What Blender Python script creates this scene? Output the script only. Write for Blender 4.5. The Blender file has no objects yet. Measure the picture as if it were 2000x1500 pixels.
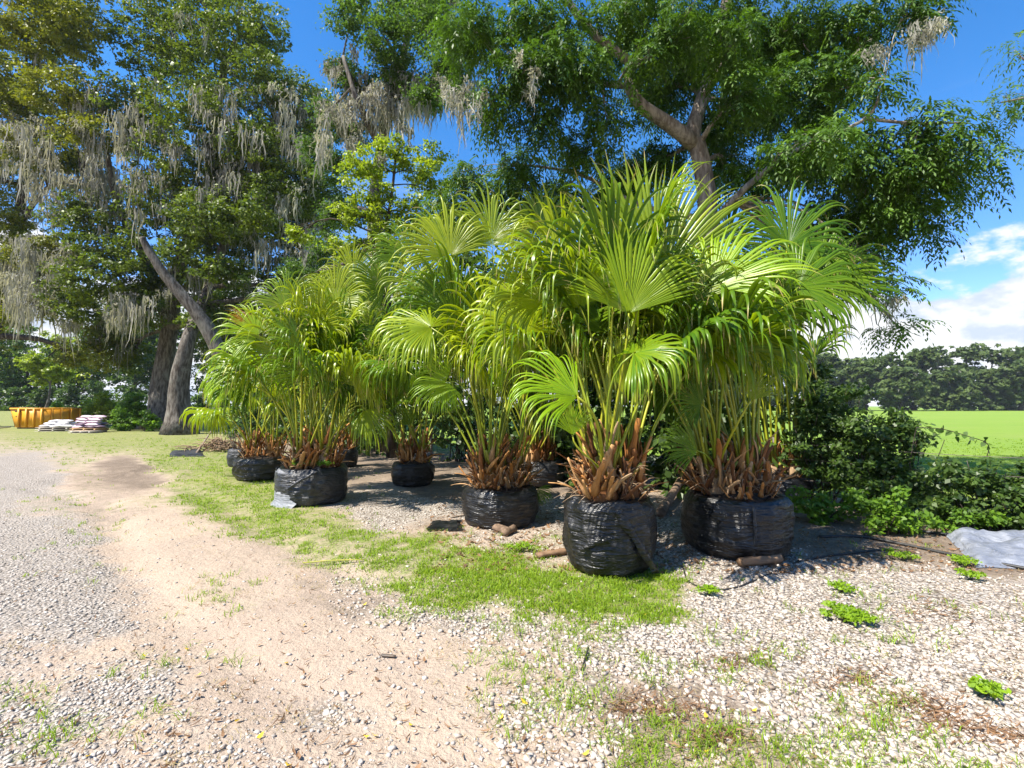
import bpy, math, random
import numpy as np
from mathutils import Vector

# ------------------------------------------------------------------ camera, sky, sun, exposure
SC = bpy.context.scene
COL = SC.collection
CAM_H, F_PX, HORIZON = 1.6, 960.0, 792.0          # photo is 2000 x 1500 px
PITCH = math.atan((HORIZON - 750.0) / F_PX)
cam_d = bpy.data.cameras.new('camera')
cam_d.sensor_width = 36.0
cam_d.lens = F_PX / 2000.0 * 36.0
cam_d.clip_start = 0.05
cam_d.clip_end = 3000.0
cam = bpy.data.objects.new('camera', cam_d)
COL.objects.link(cam)
cam.location = (0, 0, CAM_H)
cam.rotation_euler = (math.pi / 2 + PITCH, 0, 0)
SC.camera = cam

SUN_DIR = np.array([-0.60, -0.36, 1.0]); SUN_DIR /= np.linalg.norm(SUN_DIR)
SUN_EL = math.asin(SUN_DIR[2]); SUN_ROT = math.atan2(SUN_DIR[0], SUN_DIR[1])

world = bpy.data.worlds.new('World')
SC.world = world
world.use_nodes = True
wn, wl = world.node_tree.nodes, world.node_tree.links
wn.clear()
w_out = wn.new('ShaderNodeOutputWorld')
w_bg = wn.new('ShaderNodeBackground')
w_sky = wn.new('ShaderNodeTexSky')
w_sky.sky_type = 'NISHITA'
w_sky.sun_disc = False
w_sky.sun_elevation = SUN_EL
w_sky.sun_rotation = SUN_ROT
w_sky.air_density = 1.0
w_sky.dust_density = 0.2
w_sky.ozone_density = 3.0
w_bg.inputs['Strength'].default_value = 0.12
# cumulus banks all round the horizon, thin wisps higher up
w_tc = wn.new('ShaderNodeTexCoord')
w_sep = wn.new('ShaderNodeSeparateXYZ')
wl.new(w_tc.outputs['Generated'], w_sep.inputs[0])
w_map = wn.new('ShaderNodeMapping')
w_map.inputs['Scale'].default_value = (1.0, 1.0, 1.9)
w_map.inputs['Location'].default_value = (0.35, 0.1, 0.0)
wl.new(w_tc.outputs['Generated'], w_map.inputs['Vector'])


def wnoise(scale, detail, rough, off=None):
    n = wn.new('ShaderNodeTexNoise')
    n.inputs['Scale'].default_value = scale
    n.inputs['Detail'].default_value = detail
    n.inputs['Roughness'].default_value = rough
    wl.new((off or w_map).outputs[0], n.inputs['Vector'])
    return n


def wmath(op, a, b=None, c=None, clamp=False):
    n = wn.new('ShaderNodeMath'); n.operation = op; n.use_clamp = clamp
    for i, v in enumerate((a, b, c)):
        if v is None: continue
        if isinstance(v, (int, float)): n.inputs[i].default_value = v
        else: wl.new(v, n.inputs[i])
    return n.outputs[0]


def wrange(v, a, b, c=0.0, d=1.0, smooth=True):
    n = wn.new('ShaderNodeMapRange'); n.interpolation_type = 'SMOOTHSTEP' if smooth else 'LINEAR'
    wl.new(v, n.inputs['Value'])
    for k, x in zip(('From Min', 'From Max', 'To Min', 'To Max'), (a, b, c, d)): n.inputs[k].default_value = x
    return n.outputs['Result']


def wmixc(fac, a, b):
    n = wn.new('ShaderNodeMix'); n.data_type = 'RGBA'
    if isinstance(fac, float): n.inputs[0].default_value = fac
    else: wl.new(fac, n.inputs[0])
    for i, v in ((6, a), (7, b)):
        if isinstance(v, tuple): n.inputs[i].default_value = (*v, 1)
        else: wl.new(v, n.inputs[i])
    return n.outputs[2]


cz = w_sep.outputs['Z']
puff = wnoise(5.5, 8.0, 0.56).outputs['Fac']
w_map2 = wn.new('ShaderNodeMapping')
w_map2.inputs['Scale'].default_value = (1.0, 1.0, 1.9)
w_map2.inputs['Location'].default_value = (0.365, 0.11, -0.045)
wl.new(w_tc.outputs['Generated'], w_map2.inputs['Vector'])
puff2 = wnoise(5.5, 8.0, 0.56, w_map2).outputs['Fac']
hmask = wrange(cz, 0.13, 0.32, 0.26, -0.24, smooth=False)
cl = wmath('ADD', puff, hmask)
cmask = wrange(cl, 0.50, 0.58)
shade = wmath('SUBTRACT', puff, puff2)
cshade = wrange(shade, -0.12, 0.01)
cloud_col = wmixc(cshade, (2.7, 3.1, 3.8), (4.2, 4.25, 4.35))
wisp_m = wn.new('ShaderNodeMapping')
wisp_m.inputs['Scale'].default_value = (0.7, 0.7, 5.0)
wl.new(w_tc.outputs['Generated'], wisp_m.inputs['Vector'])
wisp = wrange(wnoise(2.6, 6.0, 0.6, wisp_m).outputs['Fac'], 0.52, 0.80, 0.0, 0.35)
w_hsv = wn.new('ShaderNodeHueSaturation')
wl.new(wrange(cz, 0.04, 0.5, 0.520, 0.503), w_hsv.inputs['Hue'])
w_hsv.inputs['Saturation'].default_value = 1.33
w_hsv.inputs['Value'].default_value = 1.0
wl.new(w_sky.outputs[0], w_hsv.inputs['Color'])
sky1 = wmixc(wisp, w_hsv.outputs[0], (2.4, 2.9, 3.5))
sky2 = wmixc(cmask, sky1, cloud_col)
wl.new(sky2, w_bg.inputs['Color'])
wl.new(w_bg.outputs[0], w_out.inputs[0])

sun_d = bpy.data.lights.new('sun', 'SUN')
sun_d.energy = 5.0
sun_d.angle = math.radians(0.55)
sun_d.color = (1.0, 0.94, 0.84)
sun = bpy.data.objects.new('sun', sun_d)
COL.objects.link(sun)
sun.rotation_euler = Vector(tuple(-SUN_DIR)).to_track_quat('-Z', 'Y').to_euler()
sun.location = (-20, -12, 40)

SC.view_settings.view_transform = 'Standard'
SC.view_settings.look = 'None'
SC.view_settings.gamma = 1.0
SC.view_settings.exposure = 1.17
SC.view_settings.use_curve_mapping = False
SC.render.engine = 'CYCLES'
SC.cycles.use_denoising = True
SC.cycles.max_bounces = 5
SC.cycles.diffuse_bounces = 3
SC.cycles.glossy_bounces = 2
SC.cycles.transparent_max_bounces = 8

# ------------------------------------------------------------------ pixel helpers
cp, sp = math.cos(PITCH), math.sin(PITCH)


def ray(u, v):
    a, b = (u - 1000.0) / F_PX, -(v - 750.0) / F_PX
    return np.array([a, cp - b * sp, sp + b * cp])


def P(u, v, Y):
    """point on the pixel's ray at distance Y from the camera"""
    d = ray(u, v)
    return np.array([0, 0, CAM_H]) + d * (Y / d[1])


def G(u, v, z=0.0):
    """pixel of something standing on the ground"""
    d = ray(u, v)
    return np.array([0, 0, CAM_H]) + d * ((z - CAM_H) / d[2])


def to_px(x, y, z=0.0):
    y = np.maximum(y, 0.3)
    dz = z - CAM_H
    fy = y * cp + dz * sp
    fz = -y * sp + dz * cp
    return 1000 + F_PX * x / fy, 750 - F_PX * fz / fy


# ------------------------------------------------------------------ noise
def hash2(ix, iy, seed=0):
    h = (ix.astype(np.int64) * 374761393 + iy.astype(np.int64) * 668265263 + seed * 974711) & 0x7fffffff
    h = ((h ^ (h >> 13)) * 1274126177) & 0x7fffffff
    return ((h ^ (h >> 16)) & 0xffff) / 65535.0


def vnoise(x, y, seed=0):
    x = np.asarray(x, float); y = np.asarray(y, float)
    ix, iy = np.floor(x), np.floor(y)
    fx, fy = x - ix, y - iy
    fx = fx * fx * (3 - 2 * fx); fy = fy * fy * (3 - 2 * fy)
    a, b = hash2(ix, iy, seed), hash2(ix + 1, iy, seed)
    c, d = hash2(ix, iy + 1, seed), hash2(ix + 1, iy + 1, seed)
    return (a * (1 - fx) + b * fx) * (1 - fy) + (c * (1 - fx) + d * fx) * fy


def fbm(x, y, seed=0, octv=4):
    s, a, t = 0.0, 1.0, 0.0
    for o in range(octv):
        s = s + a * vnoise(np.asarray(x) * 2 ** o + 17.3 * o, np.asarray(y) * 2 ** o - 9.1 * o, seed + o); t += a; a *= 0.5
    return s / t


def sstep(a, b, x):
    t = np.clip((x - a) / (b - a), 0, 1)
    return t * t * (3 - 2 * t)


# ------------------------------------------------------------------ mesh helpers
def mesh(name, V, faces, smooth=False, fattr=None, vattr=None, cattr=None):
    """faces: list of int arrays (M,3) or (M,4)"""
    V = np.asarray(V, np.float32)
    faces = [np.asarray(f, np.int32) for f in faces if len(f)]
    me = bpy.data.meshes.new(name)
    me.vertices.add(len(V))
    me.vertices.foreach_set('co', V.ravel())
    li = np.concatenate([f.ravel() for f in faces])
    tot = np.concatenate([np.full(len(f), f.shape[1], np.int32) for f in faces])
    st = np.concatenate([[0], np.cumsum(tot)[:-1]]).astype(np.int32)
    me.loops.add(len(li)); me.loops.foreach_set('vertex_index', li)
    me.polygons.add(len(tot)); me.polygons.foreach_set('loop_start', st)
    if smooth:
        me.polygons.foreach_set('use_smooth', np.ones(len(tot), bool))
    for k, a in (fattr or {}).items():
        at = me.attributes.new(k, 'FLOAT', 'FACE'); at.data.foreach_set('value', np.asarray(a, np.float32))
    for k, a in (vattr or {}).items():
        at = me.attributes.new(k, 'FLOAT', 'POINT'); at.data.foreach_set('value', np.asarray(a, np.float32))
    for k, a in (cattr or {}).items():
        at = me.attributes.new(k, 'FLOAT_COLOR', 'POINT'); at.data.foreach_set('color', np.asarray(a, np.float32).ravel())
    me.update(calc_edges=True)
    return me


def tag(o, label=None, cat=None, group=None, kind=None):
    if label: o['label'] = label
    if cat: o['category'] = cat
    if group: o['group'] = group
    if kind: o['kind'] = kind
    return o


def obj(name, me, mat=None, parent=None, loc=None, rot=None):
    if isinstance(me, bpy.types.Mesh) and mat is not None and not me.materials:
        me.materials.append(mat)
    o = bpy.data.objects.new(name, me)
    COL.objects.link(o)
    if parent is not None: o.parent = parent
    if loc is not None: o.location = loc
    if rot is not None: o.rotation_euler = rot
    return o


def thing(name, loc, label, cat, group=None, rz=0.0):
    o = bpy.data.objects.new(name, None)
    COL.objects.link(o)
    o.location = tuple(float(q) for q in loc); o.rotation_euler = (0, 0, rz)
    o.empty_display_size = 0.2
    return tag(o, label, cat, group)


class MB:
    """collects shapes with python lists, one mesh at the end"""
    def __init__(s): s.V = []; s.F = {3: [], 4: []}; s.n = 0
    def add(s, V, faces):
        for f in faces:
            f = np.asarray(f)
            if len(f): s.F[f.shape[1]].append(f + s.n)
        s.V.append(np.asarray(V, float)); s.n += len(V)
        return s
    def box(s, c, size, rot=None):
        h = np.asarray(size, float) / 2
        V = np.array([[x, y, z] for x in (-1, 1) for y in (-1, 1) for z in (-1, 1)]) * h
        if rot is not None: V = V @ np.asarray(rot).T
        return s.add(V + np.asarray(c), [np.array([[0, 1, 3, 2], [4, 6, 7, 5], [0, 4, 5, 1], [2, 3, 7, 6], [0, 2, 6, 4], [1, 5, 7, 3]])])
    def tube(s, pts, rad, sides=8, cap=True, squash=1.0, jitter=0.0, rng=None):
        V, F = tube(pts, rad, sides, cap, squash, jitter, rng)
        return s.add(V, F)
    def mesh(s, name, smooth=False, **k):
        return mesh(name, np.concatenate(s.V), [np.concatenate(s.F[q]) for q in (3, 4) if s.F[q]], smooth, **k)


def rotz(a):
    c, s_ = math.cos(a), math.sin(a)
    return np.array([[c, -s_, 0], [s_, c, 0], [0, 0, 1]])


def norm(v):
    v = np.asarray(v, float)
    return v / np.maximum(np.linalg.norm(v, axis=-1, keepdims=True), 1e-9)


def tube(pts, rad, sides=8, cap=True, squash=1.0, jitter=0.0, rng=None):
    pts = np.asarray(pts, float); n = len(pts)
    rad = np.broadcast_to(np.asarray(rad, float), (n,))
    T = norm(np.gradient(pts, axis=0))
    up = np.array([0, 0, 1.0]) if abs(T[0][2]) < 0.9 else np.array([1.0, 0, 0])
    a = norm(np.cross(up, T[0]))
    V = []
    ang = np.linspace(0, 2 * math.pi, sides, endpoint=False)
    for i in range(n):
        a = norm(a - T[i] * np.dot(a, T[i])); b = np.cross(T[i], a)
        r = rad[i]
        if jitter and rng is not None: rr = r * (1 + jitter * (rng.random(sides) - 0.5))
        else: rr = np.full(sides, r)
        V.append(pts[i] + (np.cos(ang) * rr)[:, None] * a + (np.sin(ang) * rr * squash)[:, None] * b)
    V = np.concatenate(V)
    k = np.arange(sides); k2 = (k + 1) % sides
    F = [np.concatenate([np.stack([i * sides + k, i * sides + k2, (i + 1) * sides + k2, (i + 1) * sides + k], 1) for i in range(n - 1)])]
    if cap:
        V = np.concatenate([V, pts[:1], pts[-1:]])
        F.append(np.concatenate([np.stack([k2, k, np.full(sides, n * sides)], 1), np.stack([(n - 1) * sides + k, (n - 1) * sides + k2, np.full(sides, n * sides + 1)], 1)]))
    return V, F


def curve(p, n=12):
    """smooth path through control points (Catmull-Rom)"""
    p = np.asarray(p, float)
    q = np.concatenate([[2 * p[0] - p[1]], p, [2 * p[-1] - p[-2]]])
    m = len(p) - 1
    out = []
    for t in np.linspace(0, m, n):
        i = min(int(t), m - 1); f = t - i
        a, b, c, d = q[i:i + 4]
        out.append(0.5 * (2 * b + (c - a) * f + (2 * a - 5 * b + 4 * c - d) * f * f + (3 * b - a - 3 * c + d) * f ** 3))
    return np.array(out)


# ------------------------------------------------------------------ materials
class NT:
    def __init__(s, name):
        s.m = bpy.data.materials.new(name); s.m.use_nodes = True
        s.t = s.m.node_tree; s.t.nodes.clear()
        s.out = s.t.nodes.new('ShaderNodeOutputMaterial')
    def n(s, typ, **kw):
        x = s.t.nodes.new('ShaderNode' + typ)
        for k, v in kw.items():
            if k in x.inputs: s.set(x.inputs[k], v)
            else: setattr(x, k, v)
        return x
    def set(s, sock, v):
        if isinstance(v, bpy.types.NodeSocket): s.t.links.new(v, sock)
        elif isinstance(v, tuple) and len(v) == 3 and sock.type == 'RGBA': sock.default_value = (*v, 1)
        else: sock.default_value = v
    def mix(s, f, a, b, mode='MIX'):
        x = s.t.nodes.new('ShaderNodeMix'); x.data_type = 'RGBA'; x.blend_type = mode
        s.set(x.inputs[0], f); s.set(x.inputs[6], a); s.set(x.inputs[7], b)
        return x.outputs[2]
    def math(s, op, a, b=0.0, clamp=False):
        x = s.t.nodes.new('ShaderNodeMath'); x.operation = op; x.use_clamp = clamp
        s.set(x.inputs[0], a); s.set(x.inputs[1], b); return x.outputs[0]
    def rng(s, v, a, b, c=0.0, d=1.0):
        x = s.t.nodes.new('ShaderNodeMapRange'); x.interpolation_type = 'SMOOTHSTEP'
        s.set(x.inputs['Value'], v)
        for k, q in zip(('From Min', 'From Max', 'To Min', 'To Max'), (a, b, c, d)): x.inputs[k].default_value = q
        return x.outputs['Result']
    def coord(s, which='Object', scale=(1, 1, 1)):
        x = s.n('TexCoord'); m = s.n('Mapping'); m.inputs['Scale'].default_value = scale
        s.t.links.new(x.outputs[which], m.inputs[0]); return m.outputs[0]
    def noise(s, scale, detail=4.0, rough=0.55, vec=None, out='Fac'):
        x = s.n('TexNoise', Scale=scale, Detail=detail, Roughness=rough)
        if vec is not None: s.t.links.new(vec, x.inputs['Vector'])
        return x.outputs[out]
    def attr(s, name, out='Fac'):
        x = s.n('Attribute', attribute_name=name); return x.outputs[out]
    def bump(s, h, strength=0.3, dist=0.02, normal=None):
        x = s.n('Bump', Strength=strength, Distance=dist, Height=h)
        if normal is not None: s.t.links.new(normal, x.inputs['Normal'])
        return x.outputs[0]
    def bsdf(s, color, rough=0.6, normal=None, spec=0.5, **kw):
        x = s.n('BsdfPrincipled')
        s.set(x.inputs['Base Color'], color); s.set(x.inputs['Roughness'], rough)
        s.set(x.inputs['Specular IOR Level'], spec)
        if normal is not None: s.t.links.new(normal, x.inputs['Normal'])
        for k, v in kw.items(): s.set(x.inputs[k], v)
        return x.outputs[0]
    def done(s, sh):
        s.t.links.new(sh, s.out.inputs[0]); return s.m


def leaf_mat(name, c1, c2, tr=0.4, trcol=(0.30, 0.42, 0.03), rough=0.42, spec=0.4):
    t = NT(name)
    col = t.mix(t.attr('tint'), c1, c2)
    b = t.bsdf(col, rough, None, spec)
    tc = t.mix(0.5, t.mix(1.0, col, (2.2, 2.2, 1.2), 'MULTIPLY'), trcol)
    tl = t.n('BsdfTranslucent', Color=tc)
    m = t.n('MixShader', Fac=tr)
    t.t.links.new(b, m.inputs[1]); t.t.links.new(tl.outputs[0], m.inputs[2])
    return t.done(m.outputs[0])


def frond_mat(name, green, yellow, trcol, yamt, tr=0.42):
    t = NT(name)
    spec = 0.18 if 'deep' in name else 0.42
    rnd = t.n('ObjectInfo').outputs['Random']
    u = t.attr('along'); tn = t.attr('tint')
    base = t.mix(t.math('ADD', t.math('MULTIPLY', tn, 0.55), t.math('MULTIPLY', rnd, yamt), True), green, yellow)
    # dry tan tips and a few dead streaks
    nz = t.noise(3.0, 3.0, 0.6, t.coord('Object'))
    dry = t.math('MULTIPLY', t.rng(t.math('ADD', u, t.math('MULTIPLY', nz, 0.25)), 0.98, 1.10), t.attr('dry'))
    col = t.mix(dry, base, (0.50, 0.36, 0.16))
    fine = t.noise(60.0, 2.0, 0.5, t.coord('Object'))
    col = t.mix(t.math('MULTIPLY', fine, 0.35), col, t.mix(1.0, col, (0.6, 0.75, 0.5), 'MULTIPLY'))
    b = t.bsdf(col, 0.33, None, spec)
    tl = t.n('BsdfTranslucent', Color=t.mix(dry, t.mix(t.math('MULTIPLY', rnd, 0.6), trcol, yellow), (0.45, 0.3, 0.1)))
    m = t.n('MixShader', Fac=tr)
    t.t.links.new(b, m.inputs[1]); t.t.links.new(tl.outputs[0], m.inputs[2])
    return t.done(m.outputs[0])


def bark_mat(name, c1, c2, sx=14.0, bumpy=0.6):
    t = NT(name)
    v = t.coord('Object', (1, 1, 0.22))
    n1 = t.noise(sx, 6.0, 0.65, v); n2 = t.noise(1.6, 4.0, 0.6, t.coord('Object'))
    col = t.mix(t.rng(n1, 0.35, 0.68), c1, c2)
    col = t.mix(t.rng(n2, 0.5, 0.75, 0, 0.55), col, (0.20, 0.20, 0.17))
    return t.done(t.bsdf(col, 0.9, t.bump(n1, bumpy, 0.05), 0.2))


def plain(name, c1, c2=None, rough=0.7, scale=8.0, bumps=0.15, spec=0.4, stretch=(1, 1, 1), **kw):
    t = NT(name)
    n = t.noise(scale, 5.0, 0.6, t.coord('Object', stretch))
    col = t.mix(t.rng(n, 0.3, 0.7), c1, c2 or c1)
    return t.done(t.bsdf(col, rough, t.bump(n, bumps, 0.02) if bumps else None, spec, **kw))


def plastic_mat(name, c1, c2, rough=0.3):
    t = NT(name)
    gn = t.n('TexNoise', Scale=5.0, Detail=3.0, Roughness=0.6, Distortion=0.9); t.t.links.new(t.coord('Object', (0.8, 0.8, 5.0)), gn.inputs['Vector']); g = gn.outputs['Fac']
    l = t.noise(5.0, 4.0, 0.6, t.coord('Object'))
    f = t.noise(9.0, 2.0, 0.5, t.coord('Object', (1.0, 1.0, 1.4)))
    col = t.mix(t.rng(l, 0.42, 0.75), c1, c2)
    nb = t.bump(g, 1.0, 0.03); nb = t.bump(f, 0.7, 0.03, nb)
    r = t.rng(l, 0.35, 0.7, rough, rough + 0.22)
    return t.done(t.bsdf(col, r, nb, 0.55))


M = {}
M['frond_a'] = frond_mat('palm_frond_lit', (0.060, 0.160, 0.005), (0.36, 0.41, 0.008), (0.42, 0.58, 0.006), 0.66, 0.32)  # brighter copy of the leaf colour, sunlit look painted in
M['frond_b'] = frond_mat('palm_frond_deep', (0.030, 0.092, 0.006), (0.15, 0.235, 0.009), (0.22, 0.40, 0.01), 0.5, 0.18)  # darker copy of the leaf colour, shade between fronds painted in
M['frond_y'] = frond_mat('palm_frond_yellow', (0.16, 0.31, 0.006), (0.36, 0.47, 0.008), (0.44, 0.66, 0.005), 0.4, 0.40)
M['frond_o'] = frond_mat('palm_frond_orange', (0.30, 0.20, 0.012), (0.55, 0.27, 0.012), (0.60, 0.34, 0.01), 0.5, 0.42)


def petiole_material():
    t = NT('palm_petiole')
    rnd = t.n('ObjectInfo').outputs['Random']
    u = t.attr('along')
    col = t.mix(rnd, (0.17, 0.24, 0.012), (0.38, 0.38, 0.02))
    col = t.mix(t.rng(u, 0.0, 0.16, 0.9, 0.0), col, (0.22, 0.10, 0.03))
    n = t.noise(22.0, 3.0, 0.6, t.coord('Object', (1, 1, 0.1)))
    col = t.mix(t.math('MULTIPLY', n, 0.5), col, t.mix(1.0, col, (0.55, 0.65, 0.5), 'MULTIPLY'))
    return t.done(t.bsdf(col, 0.38, None, 0.5))


def boot_material():
    t = NT('dead_leaf_base')
    rnd = t.n('ObjectInfo').outputs['Random']
    c = t.n('ValToRGB')
    t.t.links.new(rnd, c.inputs[0])
    el = c.color_ramp.elements
    el[0].position = 0; el[0].color = (0.10, 0.045, 0.02, 1)
    el[1].position = 1; el[1].color = (0.42, 0.30, 0.18, 1)
    for p_, q in ((0.3, (0.26, 0.105, 0.032, 1)), (0.55, (0.42, 0.18, 0.045, 1)), (0.8, (0.48, 0.26, 0.10, 1))):
        e = el.new(p_); e.color = q
    n = t.noise(30.0, 4.0, 0.65, t.coord('Object', (1, 1, 0.25)))
    col = t.mix(t.rng(n, 0.35, 0.7, 0, 0.6), c.outputs[0], t.mix(1.0, c.outputs[0], (0.35, 0.3, 0.28), 'MULTIPLY'))
    return t.done(t.bsdf(col, 0.75, t.bump(n, 0.5, 0.01), 0.25))


M['petiole'] = petiole_material()
M['boot'] = boot_material()
M['stub'] = plain('cut_green_stub', (0.22, 0.26, 0.03), (0.36, 0.30, 0.05), 0.5, 20, 0.2)
M['fibre'] = plain('dead_fibre', (0.16, 0.09, 0.05), (0.36, 0.26, 0.16), 0.85, 30, 0.1)
M['wrap'] = plastic_mat('black_wrap', (0.004, 0.0042, 0.005), (0.016, 0.0155, 0.015), 0.28)
M['wrap_dusty'] = plastic_mat('dusty_wrap', (0.018, 0.020, 0.024), (0.055, 0.056, 0.060), 0.34)
M['wrap_grey'] = plastic_mat('faded_sunlit_grey', (0.20, 0.21, 0.23), (0.36, 0.36, 0.38), 0.5)  # faded film tone with the sunlit side put into the pale grey
M['soil'] = plain('root_soil', (0.022, 0.014, 0.009), (0.06, 0.04, 0.025), 0.95, 30, 0.6)
M['oak_leaf'] = leaf_mat('oak_leaf', (0.026, 0.056, 0.007), (0.17, 0.225, 0.014), 0.22, (0.22, 0.32, 0.02), 0.50, 0.36)
M['oak_leaf_y'] = leaf_mat('oak_leaf_yellow', (0.045, 0.078, 0.008), (0.25, 0.26, 0.014), 0.25, (0.30, 0.32, 0.02), 0.52, 0.34)
M['pecan_leaf'] = leaf_mat('pecan_leaf', (0.017, 0.048, 0.007), (0.105, 0.20, 0.012), 0.24, (0.16, 0.32, 0.02), 0.52, 0.3)
M['bright_leaf'] = leaf_mat('bright_leaf', (0.095, 0.165, 0.010), (0.31, 0.37, 0.018), 0.42, (0.34, 0.44, 0.02), 0.42, 0.4)
M['mid_leaf'] = leaf_mat('laurel_leaf', (0.026, 0.060, 0.012), (0.10, 0.18, 0.018), 0.30, (0.16, 0.30, 0.03), 0.58, 0.3)
M['shrub_leaf'] = leaf_mat('shrub_leaf', (0.024, 0.052, 0.010), (0.085, 0.145, 0.020), 0.32, (0.12, 0.22, 0.03), 0.45, 0.4)
M['weed_leaf'] = leaf_mat('weed_leaf', (0.055, 0.120, 0.012), (0.15, 0.27, 0.018), 0.38, (0.24, 0.42, 0.02), 0.5, 0.3)
M['lime_weed'] = leaf_mat('lime_weed', (0.12, 0.22, 0.010), (0.26, 0.40, 0.015), 0.38, (0.35, 0.5, 0.02), 0.5, 0.3)
M['far_leaf'] = leaf_mat('far_leaf', (0.045, 0.075, 0.022), (0.12, 0.165, 0.045), 0.30, (0.15, 0.22, 0.05), 0.6, 0.2)
M['moss'] = leaf_mat('spanish_moss', (0.14, 0.14, 0.115), (0.42, 0.405, 0.345), 0.30, (0.30, 0.29, 0.23), 0.9, 0.1)
M['oak_bark'] = bark_mat('oak_bark', (0.045, 0.036, 0.028), (0.18, 0.16, 0.135), 9.0, 0.9)
M['pale_bark'] = bark_mat('pale_bark', (0.13, 0.10, 0.075), (0.36, 0.31, 0.25), 12.0, 0.5)
M['dark_bark'] = bark_mat('dark_bark', (0.025, 0.019, 0.014), (0.085, 0.066, 0.05), 10.0, 0.8)
M['dead_wood'] = bark_mat('weathered_wood', (0.14, 0.10, 0.07), (0.36, 0.29, 0.22), 10.0, 0.8)
M['grass'] = leaf_mat('grass_blade', (0.10, 0.19, 0.010), (0.26, 0.36, 0.020), 0.36, (0.28, 0.40, 0.02), 0.55, 0.25)
M['dry_grass'] = leaf_mat('dry_grass', (0.20, 0.16, 0.07), (0.42, 0.34, 0.17), 0.3, (0.4, 0.32, 0.12), 0.7, 0.2)
M['wood_log'] = plain('cut_log', (0.10, 0.065, 0.042), (0.24, 0.165, 0.11), 0.85, 12, 0.6, 0.2, (1, 1, 1))
M['wood_brown'] = plain('brown_board', (0.16, 0.095, 0.055), (0.27, 0.17, 0.10), 0.8, 10, 0.3, 0.2, (0.3, 3, 3))
M['pallet'] = plain('pallet_wood', (0.33, 0.29, 0.24), (0.55, 0.50, 0.43), 0.8, 9, 0.2, 0.2, (0.4, 4, 4))
M['pallet_new'] = plain('new_pallet_wood', (0.42, 0.26, 0.12), (0.60, 0.40, 0.21), 0.75, 9, 0.2, 0.2, (0.4, 4, 4))
M['orange'] = plain('orange_paint', (0.62, 0.27, 0.010), (0.70, 0.33, 0.016), 0.45, 3, 0.05, 0.5)
M['black_mark'] = plain('black_print', (0.03, 0.025, 0.02), None, 0.6, 8, 0.0)
M['steel'] = plain('dark_steel', (0.07, 0.06, 0.05), (0.16, 0.11, 0.07), 0.6, 9, 0.1)
M['bag_white'] = plain('white_bag', (0.48, 0.48, 0.50), (0.70, 0.68, 0.68), 0.45, 5, 0.3)
M['bag_pink'] = plain('pink_bag', (0.50, 0.30, 0.40), (0.74, 0.62, 0.68), 0.4, 4, 0.3)
M['bag_dark'] = plain('purple_black_bag', (0.05, 0.035, 0.055), (0.16, 0.11, 0.15), 0.35, 4, 0.3)
M['tarp'] = plastic_mat('grey_sheet', (0.16, 0.175, 0.21), (0.26, 0.275, 0.31), 0.42)
M['black_hose'] = plain('black_hose', (0.015, 0.015, 0.016), (0.035, 0.033, 0.03), 0.5, 12, 0.1)
M['wire'] = plain('rusty_wire', (0.12, 0.10, 0.085), (0.2, 0.16, 0.13), 0.6, 20, 0.0)
M['post'] = bark_mat('fence_post', (0.09, 0.075, 0.06), (0.26, 0.23, 0.2), 9.0, 0.6)
M['stone_w'] = leaf_mat('white_stone', (0.26, 0.205, 0.155), (0.53, 0.47, 0.40), 0.0, (0.5, 0.5, 0.5), 0.8, 0.3)
M['stone_g'] = leaf_mat('grey_stone', (0.25, 0.22, 0.185), (0.50, 0.455, 0.40), 0.0, (0.5, 0.5, 0.5), 0.8, 0.3)
M['litter'] = leaf_mat('fallen_leaf', (0.10, 0.055, 0.03), (0.28, 0.16, 0.08), 0.15, (0.4, 0.2, 0.05), 0.6, 0.3)
M['yellow_leaf'] = leaf_mat('fallen_yellow_leaf', (0.55, 0.36, 0.03), (0.75, 0.55, 0.05), 0.2, (0.6, 0.45, 0.05), 0.5, 0.3)

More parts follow.
